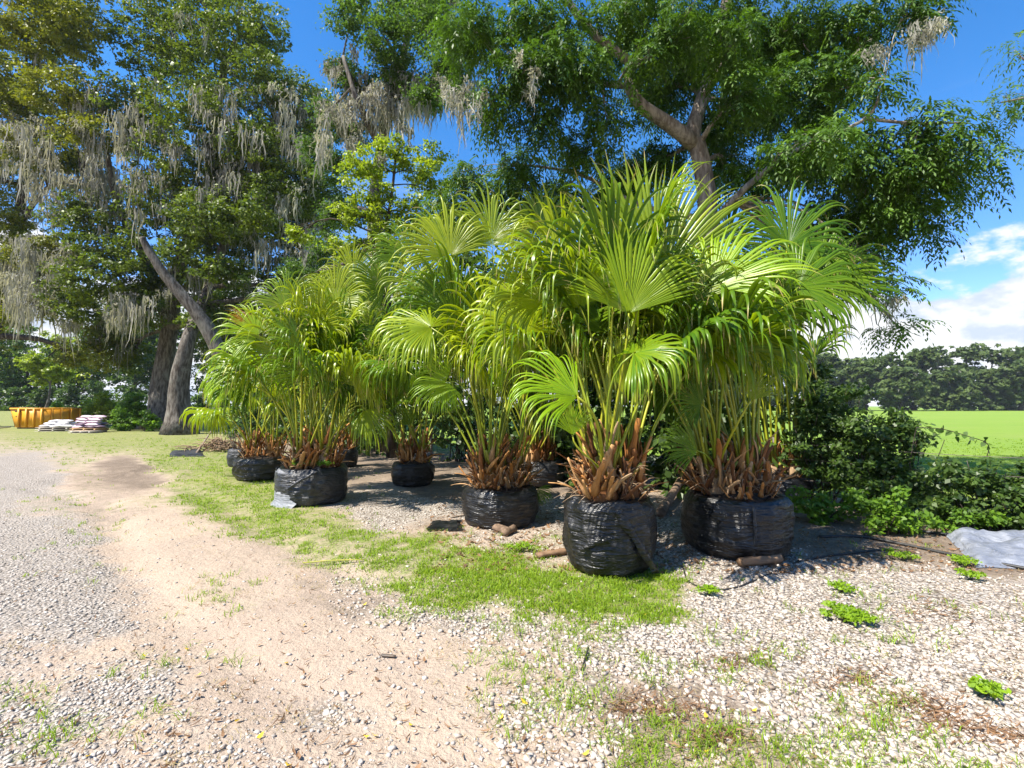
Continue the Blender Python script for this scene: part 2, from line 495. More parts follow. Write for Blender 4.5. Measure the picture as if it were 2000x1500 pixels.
# ------------------------------------------------------------------ ground
# what covers the ground at sample places: S sand, G grey gravel, W white gravel, R grass, D dark dirt
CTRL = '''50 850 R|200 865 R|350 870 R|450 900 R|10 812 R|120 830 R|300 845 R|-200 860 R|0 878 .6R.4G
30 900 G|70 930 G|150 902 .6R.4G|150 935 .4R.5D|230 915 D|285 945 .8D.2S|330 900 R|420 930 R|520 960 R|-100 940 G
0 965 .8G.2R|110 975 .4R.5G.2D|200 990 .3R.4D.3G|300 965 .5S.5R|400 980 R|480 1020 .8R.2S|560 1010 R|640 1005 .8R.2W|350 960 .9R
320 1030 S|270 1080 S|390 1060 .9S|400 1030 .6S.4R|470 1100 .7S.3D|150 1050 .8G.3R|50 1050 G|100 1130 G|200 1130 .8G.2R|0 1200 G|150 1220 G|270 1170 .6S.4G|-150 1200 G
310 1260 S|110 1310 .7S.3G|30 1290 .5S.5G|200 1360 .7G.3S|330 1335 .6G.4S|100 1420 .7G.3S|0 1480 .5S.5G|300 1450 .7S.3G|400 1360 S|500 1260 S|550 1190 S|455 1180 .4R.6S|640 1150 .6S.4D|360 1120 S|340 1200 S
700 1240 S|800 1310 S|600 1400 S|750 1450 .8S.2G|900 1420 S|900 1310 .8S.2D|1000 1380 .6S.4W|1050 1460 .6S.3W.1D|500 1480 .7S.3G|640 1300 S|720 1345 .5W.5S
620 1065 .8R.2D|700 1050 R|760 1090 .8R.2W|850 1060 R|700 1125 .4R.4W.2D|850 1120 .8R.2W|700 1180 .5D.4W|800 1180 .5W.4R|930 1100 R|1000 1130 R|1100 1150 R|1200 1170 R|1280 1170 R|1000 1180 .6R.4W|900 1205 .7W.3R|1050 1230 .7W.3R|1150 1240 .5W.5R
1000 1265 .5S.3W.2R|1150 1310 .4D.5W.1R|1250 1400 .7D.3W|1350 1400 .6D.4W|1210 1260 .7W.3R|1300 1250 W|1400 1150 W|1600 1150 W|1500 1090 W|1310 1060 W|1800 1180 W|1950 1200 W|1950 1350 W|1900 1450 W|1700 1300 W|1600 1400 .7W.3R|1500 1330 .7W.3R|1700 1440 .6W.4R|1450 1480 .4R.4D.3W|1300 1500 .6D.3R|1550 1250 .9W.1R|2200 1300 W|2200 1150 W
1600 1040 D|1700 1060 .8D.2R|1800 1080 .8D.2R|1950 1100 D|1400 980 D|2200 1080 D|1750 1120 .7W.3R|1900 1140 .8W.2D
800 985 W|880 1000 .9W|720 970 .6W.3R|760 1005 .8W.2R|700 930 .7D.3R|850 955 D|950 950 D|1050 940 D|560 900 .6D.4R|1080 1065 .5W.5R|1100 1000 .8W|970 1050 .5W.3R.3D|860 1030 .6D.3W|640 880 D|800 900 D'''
cpts, cval = [], []
for it in CTRL.replace('\n', '|').split('|'):
    a, b, c = it.split()
    w = dict(S=0, G=0, W=0, R=0, D=0)
    if len(c) == 1: w[c] = 1.0
    else:
        num = ''
        for ch in c:
            if ch in w: w[ch] = float(num); num = ''
            else: num += ch
    cpts.append((float(a), float(b))); cval.append([w[k] for k in 'SGWRD'])
cpts = np.array(cpts); cval = np.array(cval)


def cover(x, y):
    """fractions of sand, grey gravel, white gravel, grass, dirt at ground points"""
    x = np.asarray(x, float); y = np.asarray(y, float)
    wx = x + 0.7 * (fbm(x * 1.1, y * 1.1, 3) - 0.5) + 0.3 * (fbm(x * 5, y * 5, 8) - 0.5)
    wy = y + 0.7 * (fbm(x * 1.1 + 40, y * 1.1, 5) - 0.5) + 0.3 * (fbm(x * 5 + 9, y * 5, 9) - 0.5)
    u, v = to_px(wx, np.maximum(wy, 1.55))
    u = np.clip(u, -600, 2600)
    out = np.zeros((len(x), 5))
    for i in range(0, len(x), 20000):
        s_ = slice(i, i + 20000)
        d2 = (u[s_, None] - cpts[None, :, 0]) ** 2 + ((v[s_, None] - cpts[None, :, 1]) * 1.9) ** 2 + 60
        w = d2 ** -1.8
        out[s_] = (w @ cval) / w.sum(1, keepdims=True)
    field = sstep(13.2, 14.6, x + y)
    back = sstep(26, 34, y) * (x < 0)
    field = np.maximum(field, back)
    out *= (1 - field)[:, None]
    out[:, 3] += field
    return out


def ground_z(x, y):
    x = np.asarray(x, float); y = np.asarray(y, float)
    near = 1 - sstep(14, 30, np.hypot(x, y))
    z = near * (0.05 * (fbm(x * 0.7, y * 0.7, 21) - 0.5) + 0.022 * (fbm(x * 3.2, y * 3.2, 22) - 0.5))
    # wheel ruts running along the sandy drive
    t = (x + 4.6) * 0.62 + (y - 6.0) * 0.78
    a = (x + 4.6) * 0.78 - (y - 6.0) * 0.62
    for o in (-0.1, 1.35):
        z = z - near * 0.055 * np.exp(-((t - o + 0.35 * np.sin(a * 0.5)) / 0.22) ** 2) * sstep(-9, -4, -abs(a + 1))
    # torn-up mud at the bend
    m = G(235, 925)
    e = np.exp(-(((x - m[0]) / 2.6) ** 2 + ((y - m[1]) / 1.6) ** 2))
    z = z + e * 0.36 * (fbm(x * 1.1 + y * 1.0, (x - y) * 0.45, 31) - 0.55)
    z = z + 0.95 * sstep(38, 80, y) * sstep(-10, -34, x)
    return z


def grow(a, b, first, step, ratio, lim):
    """axis samples: even spacing in [a,b], growing outward to +-lim"""
    core = np.arange(a, b + step / 2, step)
    def tail(start, sgn):
        out, s_, p_ = [], step, start
        while abs(p_) < lim:
            s_ = min(s_ * ratio, 90); p_ = p_ + sgn * s_; out.append(p_)
        return out
    return np.array(tail(a, -1)[::-1] + list(core) + tail(b, 1))


gx = grow(-8.5, 6.5, 0, 0.10, 1.10, 900)
gy = grow(1.2, 11.5, 0, 0.08, 1.09, 900)
XX, YY = np.meshgrid(gx, gy)
xf, yf = XX.ravel(), YY.ravel()
cv = cover(xf, yf)
zf = ground_z(xf, yf)
nx_, ny_ = len(gx), len(gy)
idx = np.arange(nx_ * ny_).reshape(ny_, nx_)
quads = np.stack([idx[:-1, :-1].ravel(), idx[:-1, 1:].ravel(), idx[1:, 1:].ravel(), idx[1:, :-1].ravel()], 1)
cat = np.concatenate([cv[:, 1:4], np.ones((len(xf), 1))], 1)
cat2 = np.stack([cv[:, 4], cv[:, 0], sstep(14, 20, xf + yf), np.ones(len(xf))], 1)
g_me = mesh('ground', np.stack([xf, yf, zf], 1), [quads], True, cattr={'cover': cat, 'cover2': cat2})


def ground_material():
    t = NT('ground')
    vec = t.coord('Object')
    c1 = t.n('SeparateColor'); t.t.links.new(t.attr('cover', 'Color'), c1.inputs[0])
    c2 = t.n('SeparateColor'); t.t.links.new(t.attr('cover2', 'Color'), c2.inputs[0])
    n_big = t.noise(0.9, 5.0, 0.6, vec); n_mid = t.noise(5.0, 5.0, 0.65, vec); n_fine = t.noise(38.0, 4.0, 0.7, vec)
    def th(m, lo=0.16, hi=0.80, amt=1.1):
        return t.rng(t.math('ADD', m, t.math('MULTIPLY', t.math('SUBTRACT', n_mid, 0.5), amt)), lo, hi)
    sand = t.mix(t.rng(n_big, 0.35, 0.7), (0.43, 0.335, 0.25), (0.36, 0.28, 0.215))
    sand = t.mix(t.rng(n_mid, 0.4, 0.75, 0, 0.5), sand, (0.42, 0.345, 0.265))
    sand = t.mix(t.rng(n_fine, 0.50, 0.75, 0, 0.55), sand, (0.20, 0.15, 0.11))
    def gravel(scale, a, b, dark):
        vo = t.n('TexVoronoi', Scale=scale); t.t.links.new(vec, vo.inputs['Vector'])
        vs = t.n('SeparateColor'); t.t.links.new(vo.outputs['Color'], vs.inputs[0])
        c = t.mix(vs.outputs[0], a, b)
        return t.mix(t.rng(vo.outputs['Distance'], 0.45, 0.78), c, dark), vo.outputs['Distance']
    gg, gd = gravel(58.0, (0.27, 0.235, 0.20), (0.46, 0.415, 0.365), (0.22, 0.185, 0.15))
    ww, wd = gravel(36.0, (0.28, 0.235, 0.19), (0.50, 0.46, 0.41), (0.15, 0.12, 0.09))
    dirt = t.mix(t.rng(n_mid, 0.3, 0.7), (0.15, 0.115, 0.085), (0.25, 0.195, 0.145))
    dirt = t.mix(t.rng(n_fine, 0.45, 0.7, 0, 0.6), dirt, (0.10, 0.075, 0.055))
    gr = t.mix(t.rng(n_big, 0.3, 0.7), (0.13, 0.20, 0.02), (0.21, 0.265, 0.03))
    gr = t.mix(t.rng(n_fine, 0.42, 0.62, 0, 0.8), gr, (0.085, 0.11, 0.02))
    gr = t.mix(t.rng(t.noise(16.0, 4.0, 0.7, vec), 0.42, 0.66, 0.05, 0.85), gr, (0.29, 0.24, 0.15))
    past = t.mix(t.noise(0.06, 4.0, 0.6, vec), (0.135, 0.235, 0.028), (0.21, 0.29, 0.045))
    past = t.mix(t.rng(t.noise(0.9, 5.0, 0.7, vec), 0.5, 0.8, 0, 0.6), past, (0.10, 0.17, 0.025))
    past = t.mix(t.rng(t.noise(0.35, 5.0, 0.7, t.coord('Object', (0.25, 1.6, 1))), 0.5, 0.75, 0, 0.55), past, (0.26, 0.27, 0.09))
    col = t.mix(th(c1.outputs[0]), sand, gg)
    col = t.mix(th(c1.outputs[1]), col, ww)
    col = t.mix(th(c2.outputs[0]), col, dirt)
    col = t.mix(th(c1.outputs[2], 0.30, 1.10, 1.3), col, gr)
    col = t.mix(c2.outputs[2], col, past)
    h = t.math('ADD', t.math('MULTIPLY', n_fine, 0.7), t.math('MULTIPLY', t.noise(13.0, 6.0, 0.7, vec), 1.3))
    gmask = t.math('ADD', c1.outputs[0], c1.outputs[1], True)
    h2 = t.math('SUBTRACT', h, t.math('MULTIPLY', wd, t.math('MULTIPLY', gmask, 1.2)))
    return t.done(t.bsdf(col, 0.92, t.bump(h2, 0.85, 0.03), 0.15))


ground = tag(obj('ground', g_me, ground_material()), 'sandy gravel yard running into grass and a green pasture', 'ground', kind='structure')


# ------------------------------------------------------------------ scattered small stuff on the ground
def scatter_px(n, u0, u1, v0, v1, rng):
    """points spread over part of the yard, denser where they would show larger"""
    u = rng.uniform(u0, u1, n); v = v0 + (v1 - v0) * rng.random(n) ** 0.9
    d = np.stack([(u - 1000) / F_PX, cp + (v - 750) / F_PX * sp, sp - (v - 750) / F_PX * cp], 1)
    k = -CAM_H / d[:, 2]
    return d[:, 0] * k, d[:, 1] * k


def ico():
    """rough eight-cornered pebble, twelve faces"""
    V = np.array([[x_, y_, z_] for x_ in (-1, 1) for y_ in (-1, 1) for z_ in (-1, 1)], float)
    Q = [[0, 1, 3, 2], [4, 6, 7, 5], [0, 4, 5, 1], [2, 3, 7, 6], [0, 2, 6, 4], [1, 5, 7, 3]]
    return norm(V), np.array([t_ for q in Q for t_ in ([q[0], q[1], q[2]], [q[0], q[2], q[3]])])


def stones(name, label, mat, x, y, size, rng, sink=0.25):
    V0, F0 = ico()
    n = len(x)
    z = ground_z(x, y)
    a = rng.uniform(0, 2 * math.pi, n)
    sc = np.stack([size * rng.uniform(0.8, 1.3, n), size * rng.uniform(0.6, 1.0, n), size * rng.uniform(0.4, 0.75, n)], 1)
    V = (V0[None] * (1 + 0.5 * (rng.random((n, 8, 1)) - 0.5)) + rng.normal(0, 0.14, (n, 8, 3))) * sc[:, None] * 1.12
    tl = rng.uniform(-0.4, 0.4, n)
    V = np.stack([V[..., 0], V[..., 1] * np.cos(tl)[:, None] - V[..., 2] * np.sin(tl)[:, None], V[..., 1] * np.sin(tl)[:, None] + V[..., 2] * np.cos(tl)[:, None]], -1)
    c, s_ = np.cos(a)[:, None], np.sin(a)[:, None]
    X = V[..., 0] * c - V[..., 1] * s_ + x[:, None]
    Y = V[..., 0] * s_ + V[..., 1] * c + y[:, None]
    Z = V[..., 2] + (z + sc[:, 2] * (1 - 2 * sink) * 0.8)[:, None]
    F = (F0[None] + (np.arange(n) * 8)[:, None, None]).reshape(-1, 3)
    tint = np.repeat(np.clip(rng.normal(0.62, 0.27, n), 0, 1), 12)
    me = mesh(name, np.stack([X, Y, Z], -1).reshape(-1, 3), [F], False, {'tint': tint})
    return tag(obj(name, me, mat), label, 'gravel', kind='stuff')


rng = np.random.default_rng(11)
x, y = scatter_px(52000, 640, 2150, 985, 1600, rng)
c = cover(x, y)
keep = rng.random(len(x)) < np.clip(c[:, 2] * 1.15 - 0.12, 0.02, 1) * np.clip(2.6 * fbm(x * 2.6, y * 2.6, 61) - 0.30, 0.15, 1)
x, y = x[keep], y[keep]
stones('white_gravel', 'loose whitish limestone pebbles strewn round the wrapped palms', M['stone_w'], x, y, 0.006 + 0.016 * rng.random(len(x)) ** 1.8, rng)
x, y = scatter_px(42000, -150, 1250, 1000, 1600, rng)
c = cover(x, y)
keep = rng.random(len(x)) < np.clip(c[:, 1] * 1.15 - 0.08, 0.09, 1) * np.clip(2.6 * fbm(x * 2.4, y * 2.4, 63) - 0.45, 0.04, 1)
x, y = x[keep], y[keep]
stones('grey_gravel', 'fine grey crushed gravel along the edge of the drive', M['stone_g'], x, y, 0.004 + 0.012 * rng.random(len(x)) ** 2.0, rng)


def blades(name, label, mat, x, y, h, w, rng, lean=0.5, cat='grass', per=5, spread=0.02):
    """tufts of grass: every blade is a bent two-piece strip"""
    n = len(x)
    x = np.repeat(x, per) + rng.normal(0, spread, n * per); y = np.repeat(y, per) + rng.normal(0, spread, n * per)
    h = np.repeat(h, per) * rng.uniform(0.5, 1.15, n * per); w = np.broadcast_to(np.repeat(w, per) if np.ndim(w) else w, (n * per,))
    n *= per
    a = rng.uniform(0, 2 * math.pi, n); le = np.abs(rng.normal(lean, 0.35, n))
    dx, dy = np.cos(a), np.sin(a)
    ba = a + math.pi / 2 + rng.normal(0, 0.5, n)
    bx, by = np.cos(ba) * w / 2, np.sin(ba) * w / 2
    z = ground_z(x, y) - 0.004
    b0 = np.stack([x - bx, y - by, z], 1); b1 = np.stack([x + bx, y + by, z], 1)
    mx, my, mz = x + dx * h * le * 0.35, y + dy * h * le * 0.35, z + h * 0.62
    m0 = np.stack([mx - bx * 0.8, my - by * 0.8, mz], 1); m1 = np.stack([mx + bx * 0.8, my + by * 0.8, mz], 1)
    tp = np.stack([x + dx * h * le, y + dy * h * le, z + h * np.clip(1.0 - 0.35 * le, 0.25, 1)], 1)
    V = np.stack([b0, b1, m0, m1, tp], 1).reshape(-1, 3)
    o = np.arange(n) * 5
    F4 = np.stack([o, o + 1, o + 3, o + 2], 1); F3 = np.stack([o + 2, o + 3, o + 4], 1)
    t = np.clip(rng.normal(0.5, 0.27, n), 0, 1)
    me = mesh(name, V, [F4, F3], False, {'tint': np.concatenate([t, t])})
    return tag(obj(name, me, mat), label, cat, kind='stuff')


x, y = scatter_px(95000, -60, 2060, 846, 1300, rng)
c = cover(x, y)
dens = c[:, 3] * 1.15 - 0.42 + 1.8 * (fbm(x * 1.7, y * 1.7, 71) - 0.5) + 2.2 * (fbm(x * 7, y * 7, 72, 2) - 0.5)
keep = (rng.random(len(x)) < np.clip(dens - 0.12, 0.0, 0.7) * sstep(0.10, 0.8, c[:, 3])) & (y < 24)
x, y = x[keep], y[keep]
blades('grass', 'patchy short green grass between the gravel and the palms', M['grass'], x, y, rng.uniform(0.03, 0.065, len(x)) * (1 + 0.2 * (y > 9)), 0.005 + 0.0006 * y, rng, 0.9, 'grass', 5, 0.03)
x, y = scatter_px(9000, -60, 2060, 1000, 1560, rng)
c = cover(x, y)
keep = (rng.random(len(x)) < np.clip(c[:, 3] * 0.9 + 0.05 + 1.1 * (fbm(x * 1.5, y * 1.5, 73) - 0.58), 0, 1))
x, y = x[keep], y[keep]
blades('weedy_grass', 'sparse wiry tufts of grass in the gravel and sand', M['grass'], x, y, rng.uniform(0.04, 0.09, len(x)), 0.005, rng, 1.1, 'grass', 7, 0.025)
x, y = scatter_px(9000, -60, 2060, 1000, 1560, rng)
c = cover(x, y)
keep = rng.random(len(x)) < np.clip(c[:, 3] * 0.5 + c[:, 4] * 0.4 + 0.02 + 0.5 * (fbm(x * 1.5, y * 1.5, 79) - 0.5), 0, 1)
x, y = x[keep], y[keep]
blades('dry_grass', 'short dry straw and dead grass stems on the ground', M['dry_grass'], x, y, rng.uniform(0.02, 0.05, len(x)), 0.004, rng, 2.0, 'straw', 4, 0.04)


def flat_leaves(name, label, mat, x, y, L, rng, cat, wide=1.0):
    n = len(x)
    a = rng.uniform(0, 2 * math.pi, n); ti = rng.normal(0, 0.25, n)
    z = ground_z(x, y) + 0.012
    ax = np.stack([np.cos(a), np.sin(a), ti], 1); bx = np.stack([-np.sin(a), np.cos(a), rng.normal(0, 0.3, n)], 1) * wide
    cpt = np.stack([x, y, z], 1); L = L[:, None]
    up = np.array([0, 0, 1.0])
    V = np.stack([cpt - ax * L / 2 + up * 0.006, cpt - ax * L * 0.1 + bx * L * 0.22, cpt - ax * L * 0.1 - bx * L * 0.22, cpt + ax * L * 0.25 + bx * L * 0.15 + up * 0.006, cpt + ax * L * 0.25 - bx * L * 0.15, cpt + ax * L / 2 + up * 0.012], 1).reshape(-1, 3)
    o = np.arange(n) * 6
    F3 = np.concatenate([np.stack([o, o + 2, o + 1], 1), np.stack([o + 3, o + 4, o + 5], 1)]); F4 = np.stack([o + 1, o + 2, o + 4, o + 3], 1)
    t = rng.random(n)
    me = mesh(name, V, [F3, F4], True, {'tint': np.concatenate([t, t, t])})
    return tag(obj(name, me, mat), label, cat, kind='stuff')


x, y = scatter_px(330, 0, 2050, 1000, 1520, rng)
flat_leaves('leaf_litter', 'scattered dry brown leaves and bark scraps on the yard', M['litter'], x, y, rng.uniform(0.015, 0.045, len(x)), rng, 'leaves')
x, y = scatter_px(1500, 0, 2050, 1010, 1530, rng)
flat_leaves('twig_litter', 'tiny dark twigs and chips strewn over sand and gravel', M['litter'], x, y, rng.uniform(0.02, 0.075, len(x)), rng, 'twigs', 0.22)
x, y = scatter_px(26, 150, 1500, 1180, 1500, rng)
flat_leaves('yellow_leaf_litter', 'few bright yellow fallen leaves on the sandy drive', M['yellow_leaf'], x, y, rng.uniform(0.03, 0.05, len(x)), rng, 'leaves')
cl_ = np.array([(1815, 1195), (1780, 1375), (1850, 1420), (1960, 1440), (1830, 1395), (1400, 1440), (1330, 1390), (1660, 1330), (1440, 1290), (1240, 1380), (880, 1035), (860, 1030)])
pk = cl_[rng.integers(0, len(cl_), 1500)] + rng.normal(0, 1, (1500, 2)) * [38, 13]
gq = np.array([G(a_, b_) for a_, b_ in pk])
flat_leaves('straw_litter', 'brown dead straw and needle patches lying on the pale gravel', M['litter'], gq[:, 0], gq[:, 1], rng.uniform(0.03, 0.10, len(gq)), rng, 'straw', 0.16)
x, y = scatter_px(1500, 840, 1560, 955, 1120, rng)
flat_leaves('palm_litter', 'brown dead leaf scraps lying round the palm root balls', M['litter'], x, y, rng.uniform(0.03, 0.09, len(x)), rng, 'leaves')
x, y = scatter_px(1100, 1500, 2050, 1030, 1120, rng)
flat_leaves('hedge_litter', 'brown leaf litter under the overgrown fence', M['litter'], x, y, rng.uniform(0.02, 0.06, len(x)), rng, 'leaves')

# ------------------------------------------------------------------ fan palms
DOWN = np.array([0, 0, -1.0])


def fan(H, d, n, R, droop, nseg, span, rng, K=9, cup=0.15, split=0.57):
    """blade of one fan leaf: pleated, joined near the centre, free drooping tips"""
    d = norm(d); n = norm(n - d * np.dot(n, d)); s_ = np.cross(d, n)
    th = np.linspace(-span, span, nseg) + rng.normal(0, 0.010, nseg)
    r = np.cos(th)[:, None] * d + np.sin(th)[:, None] * s_ + (cup * np.abs(np.sin(th)) ** 1.3)[:, None] * n
    r = norm(r)
    sd = norm(-np.sin(th)[:, None] * d + np.cos(th)[:, None] * s_)
    L = R * (1 - 0.26 * (np.abs(th) / span) ** 1.6) * rng.uniform(0.88, 1.08, nseg) * np.where(rng.random(nseg) < 0.04, 0.75, 1.0)
    dth = 2 * span / (nseg - 1)
    sp_ = np.minimum(split * rng.uniform(0.86, 1.08, nseg), 0.72)
    ts = np.concatenate([[0.03, 0.32, 0.56], np.linspace(0.64, 1.0, K - 3)])
    pos = H + r * (L * ts[0])[:, None]
    dir_ = r.copy()
    dr = droop * rng.uniform(0.5, 1.9, nseg) + 0.06
    late = rng.random(nseg) < 0.22
    dr[late] = dr[late] * 2.2 + 0.45
    tw = rng.normal(0, 0.9, nseg)
    side_k = rng.normal(0, 0.22, nseg)
    V = np.zeros((K, nseg, 3, 3)); wm = 2 * np.tan(dth / 2) * L * sp_ * 0.5 * 1.04
    for k, t in enumerate(ts):
        if k:
            st = (t - ts[k - 1])
            free = np.clip((t - sp_) / (1 - sp_), 0, 1)
            g = st * (droop * 0.55 + dr * 11.0 * free ** 0.9)
            dir_ = norm(dir_ + DOWN * g[:, None] + sd * (side_k * free * st * 4)[:, None])
            pos = pos + dir_ * (L * st)[:, None]
        free = np.clip((t - sp_) / (1 - sp_), 0, 1)
        w = np.where(t < sp_, np.tan(dth / 2) * L * t * 1.04, wm * np.clip(1 - free ** 1.6, 0.04, 1))
        sdk = norm(sd - dir_ * np.sum(sd * dir_, 1, keepdims=True))
        nn = np.cross(sdk, dir_)
        nn *= np.sign(np.sum(nn * n, 1, keepdims=True) + 1e-6)
        ca, sa = np.cos(tw * free)[:, None], np.sin(tw * free)[:, None]
        sdk, nn = sdk * ca + nn * sa, nn * ca - sdk * sa
        V[k, :, 0] = pos - sdk * w[:, None]
        V[k, :, 1] = pos + nn * (w * 0.8)[:, None]
        V[k, :, 2] = pos + sdk * w[:, None]
    i = np.arange(nseg)
    idx = lambda k, j: (k * nseg + i) * 3 + j
    F = []
    for k in range(K - 1):
        for j in (0, 1):
            F.append(np.stack([idx(k, j), idx(k, j + 1), idx(k + 1, j + 1), idx(k + 1, j)], 1))
    tint = np.clip(rng.normal(0.45, 0.28, nseg), 0, 1)
    ft = np.tile(tint, len(F))
    al = np.repeat(ts, nseg * 3)
    dry = np.tile(np.repeat((rng.random(nseg) < 0.65) * rng.uniform(0.3, 1, nseg), 3), K)
    return V.reshape(-1, 3), F, ft, al, dry


def petiole_path(B, H, d, up=0.5, n=9):
    Lp = np.linalg.norm(H - B)
    c1 = B + norm(norm(H - B) + np.array([0, 0, up])) * Lp * 0.35
    c2 = H - norm(d) * Lp * 0.3
    t = np.linspace(0, 1, n)[:, None]
    return (1 - t) ** 3 * B + 3 * (1 - t) ** 2 * t * c1 + 3 * (1 - t) * t * t * c2 + t ** 3 * H


def add_frond(palm, base, B, H, d, n, R, droop, rng, mat, nseg=46, span=2.2, thick=0.016, K=9, up=0.5, cup=0.15, split=0.57):
    V, F, ft, al, dry = fan(H, d, n, R, droop, nseg, span, rng, K, cup, split)
    me = mesh('frond', V - base, F, False, {'tint': ft}, {'along': al, 'dry': dry})
    fo = obj('frond', me, mat, palm)
    path = petiole_path(B, H, d, up)
    rad = np.linspace(thick * 1.35, thick * 0.6, len(path)); rad[0] *= 1.5
    PV, PF = tube(path - base, rad, 6, True, 0.7)
    pa = np.concatenate([np.repeat(np.linspace(0, 1, len(path)), 6), [0, 1]])
    pm = mesh('petiole', PV, PF, True, None, {'along': pa})
    obj('petiole', pm, M['petiole'], fo)
    return fo


def leaf_base_meshes(rng, k=10):
    out = []
    for q in range(k):
        Lb = rng.uniform(0.16, 0.40); w = rng.uniform(0.012, 0.034)
        t = np.linspace(0, 1, 7)
        bend = rng.uniform(-0.6, 1.1); tw = rng.normal(0, 0.35)
        z = Lb * t; xo = bend * Lb * 0.5 * t ** 2.2; yo = tw * Lb * t ** 2 * 0.5
        V, F = tube(np.stack([xo, yo, z], 1), w * (1.35 - 0.75 * t) * (1 + 0.25 * np.sin(t * 9 + q)), 6, True, 0.38, 0.35, rng)
        me = mesh('leaf_base', V, F, True); me.materials.append(M['boot'])
        out.append(me)
    return out


def stub_meshes(rng, k=3):
    out = []
    for q in range(k):
        Lb = rng.uniform(0.16, 0.3); t = np.linspace(0, 1, 4)
        V, F = tube(np.stack([0.03 * t ** 2, 0 * t, Lb * t], 1), 0.026 - 0.008 * t, 6, True, 0.6, 0.1, rng)
        me = mesh('cut_stub', V, F, True); me.materials.append(M['stub']); out.append(me)
    return out


rngp = np.random.default_rng(5)
BOOTS = leaf_base_meshes(rngp); STUBS = stub_meshes(rngp)


def root_ball(palm, R, h, rng, mat, lean=0.0, seed=0, taper=0.10, bulge=0.06):
    """wrapped root ball: drum of stretch film with wrinkles, folds and a ragged gathered rim"""
    nt, nz = 96, 34
    th = np.linspace(0, 2 * math.pi, nt, endpoint=False); zz = np.linspace(0, 1, nz)
    T, Z = np.meshgrid(th, zz)
    cx, cy = np.cos(T), np.sin(T)
    prof = 1 - taper * (1 - Z) ** 2 + bulge * np.sin(Z * math.pi) - 0.05 * sstep(0.90, 1.0, Z) - 0.10 * (1 - sstep(0.0, 0.10, Z))
    lump = 0.20 * (fbm(cx * 1.4 + 5 + seed, cy * 1.4 + Z * 1.6, 41 + seed) - 0.5)
    wr = 0.055 * (fbm(T * 1.3 + Z * 1.5, Z * 11 + cx * 1.1, 43 + seed, 3) - 0.5)
    fold = 0.0
    for q in range(9):
        a0, sl = rng.uniform(0, 6.28), rng.uniform(-1.6, 1.6)
        dd = (T - a0 - sl * (Z - 0.5) + math.pi) % (2 * math.pi) - math.pi
        fold = fold + rng.uniform(0.02, 0.05) * np.exp(-(dd / 0.06) ** 2) * (0.4 + 0.6 * np.sin(Z * 3.1))
    rad = R * (prof + lump + wr + fold)
    zt = h * Z * (1 + 0.0 * T) + sstep(0.85, 1, Z) * h * 0.13 * (fbm(cx * 1.8, cy * 1.8, 47 + seed) - 0.5)
    V = np.stack([rad * cx, rad * cy, zt], -1).reshape(-1, 3)
    V[:, 0] += lean * V[:, 2]
    # film gathered inward over the top
    rows = [V.reshape(nz, nt, 3)]
    top = rows[0][-1]
    rag = 0.5 + 0.5 * fbm(np.cos(th) * 3, np.sin(th) * 3, 51 + seed)
    for f_, dz in ((0.93, 0.012), (0.80, 0.0), (0.66, -0.03)):
        ff = 1 - (1 - f_) * (0.5 + rag)
        ring = top.copy(); ring[:, :2] = top[:, :2] * ff[:, None]; ring[:, 2] = top[:, 2] + dz * (0.5 + rag) + 0.010 * rng.normal(0, 1, nt) * (f_ < 0.9)
        rows.append(ring[None])
    A = np.concatenate(rows); m = len(A)
    k = np.arange(nt); k2 = (k + 1) % nt
    F = np.concatenate([np.stack([i * nt + k, i * nt + k2, (i + 1) * nt + k2, (i + 1) * nt + k], 1) for i in range(m - 1)])
    me = mesh('root_ball', A.reshape(-1, 3), [F], True)
    ball = obj('root_ball', me, mat, palm)
    # soil mound inside the rim
    mr = [(0.90, -0.035), (0.6, 0.0), (0.3, 0.035), (0.02, 0.05)]
    S = []
    for f_, dz in mr:
        ring = np.stack([np.cos(th) * R * f_, np.sin(th) * R * f_, h + dz + 0.03 * (fbm(np.cos(th) * f_ * 6, np.sin(th) * f_ * 6, 53 + seed) - 0.5)], 1)
        ring[:, 0] += lean * h
        S.append(ring)
    SV = np.concatenate(S)
    SF = np.concatenate([np.stack([i * nt + k, i * nt + k2, (i + 1) * nt + k2, (i + 1) * nt + k], 1) for i in range(len(mr) - 1)])
    obj('soil', mesh('soil', SV, [SF], True), M['soil'], ball)
    return ball


def film_strip(ball, pts, w, rng, mat):
    """loose twisted strip of film lying on a root ball"""
    c_ = curve(pts, 14)
    T_ = norm(np.gradient(c_, axis=0)); out = norm(c_ * np.array([1, 1, 0])); sd = norm(np.cross(T_, out))
    ww = w * (0.6 + 0.6 * rng.random(14)); ww[[0, -1]] *= 0.3
    L_ = c_ - sd * ww[:, None] + out * 0.004; R_ = c_ + sd * ww[:, None] + out * 0.004; Mi = c_ + out * (0.02 + 0.02 * rng.random(14))[:, None]
    V = np.concatenate([L_, Mi, R_]); i = np.arange(13)
    F = np.concatenate([np.stack([i, i + 14, i + 15, i + 1], 1), np.stack([i + 14, i + 28, i + 29, i + 15], 1)])
    obj('loose_film', mesh('loose_film', V, [F], True), mat, ball)


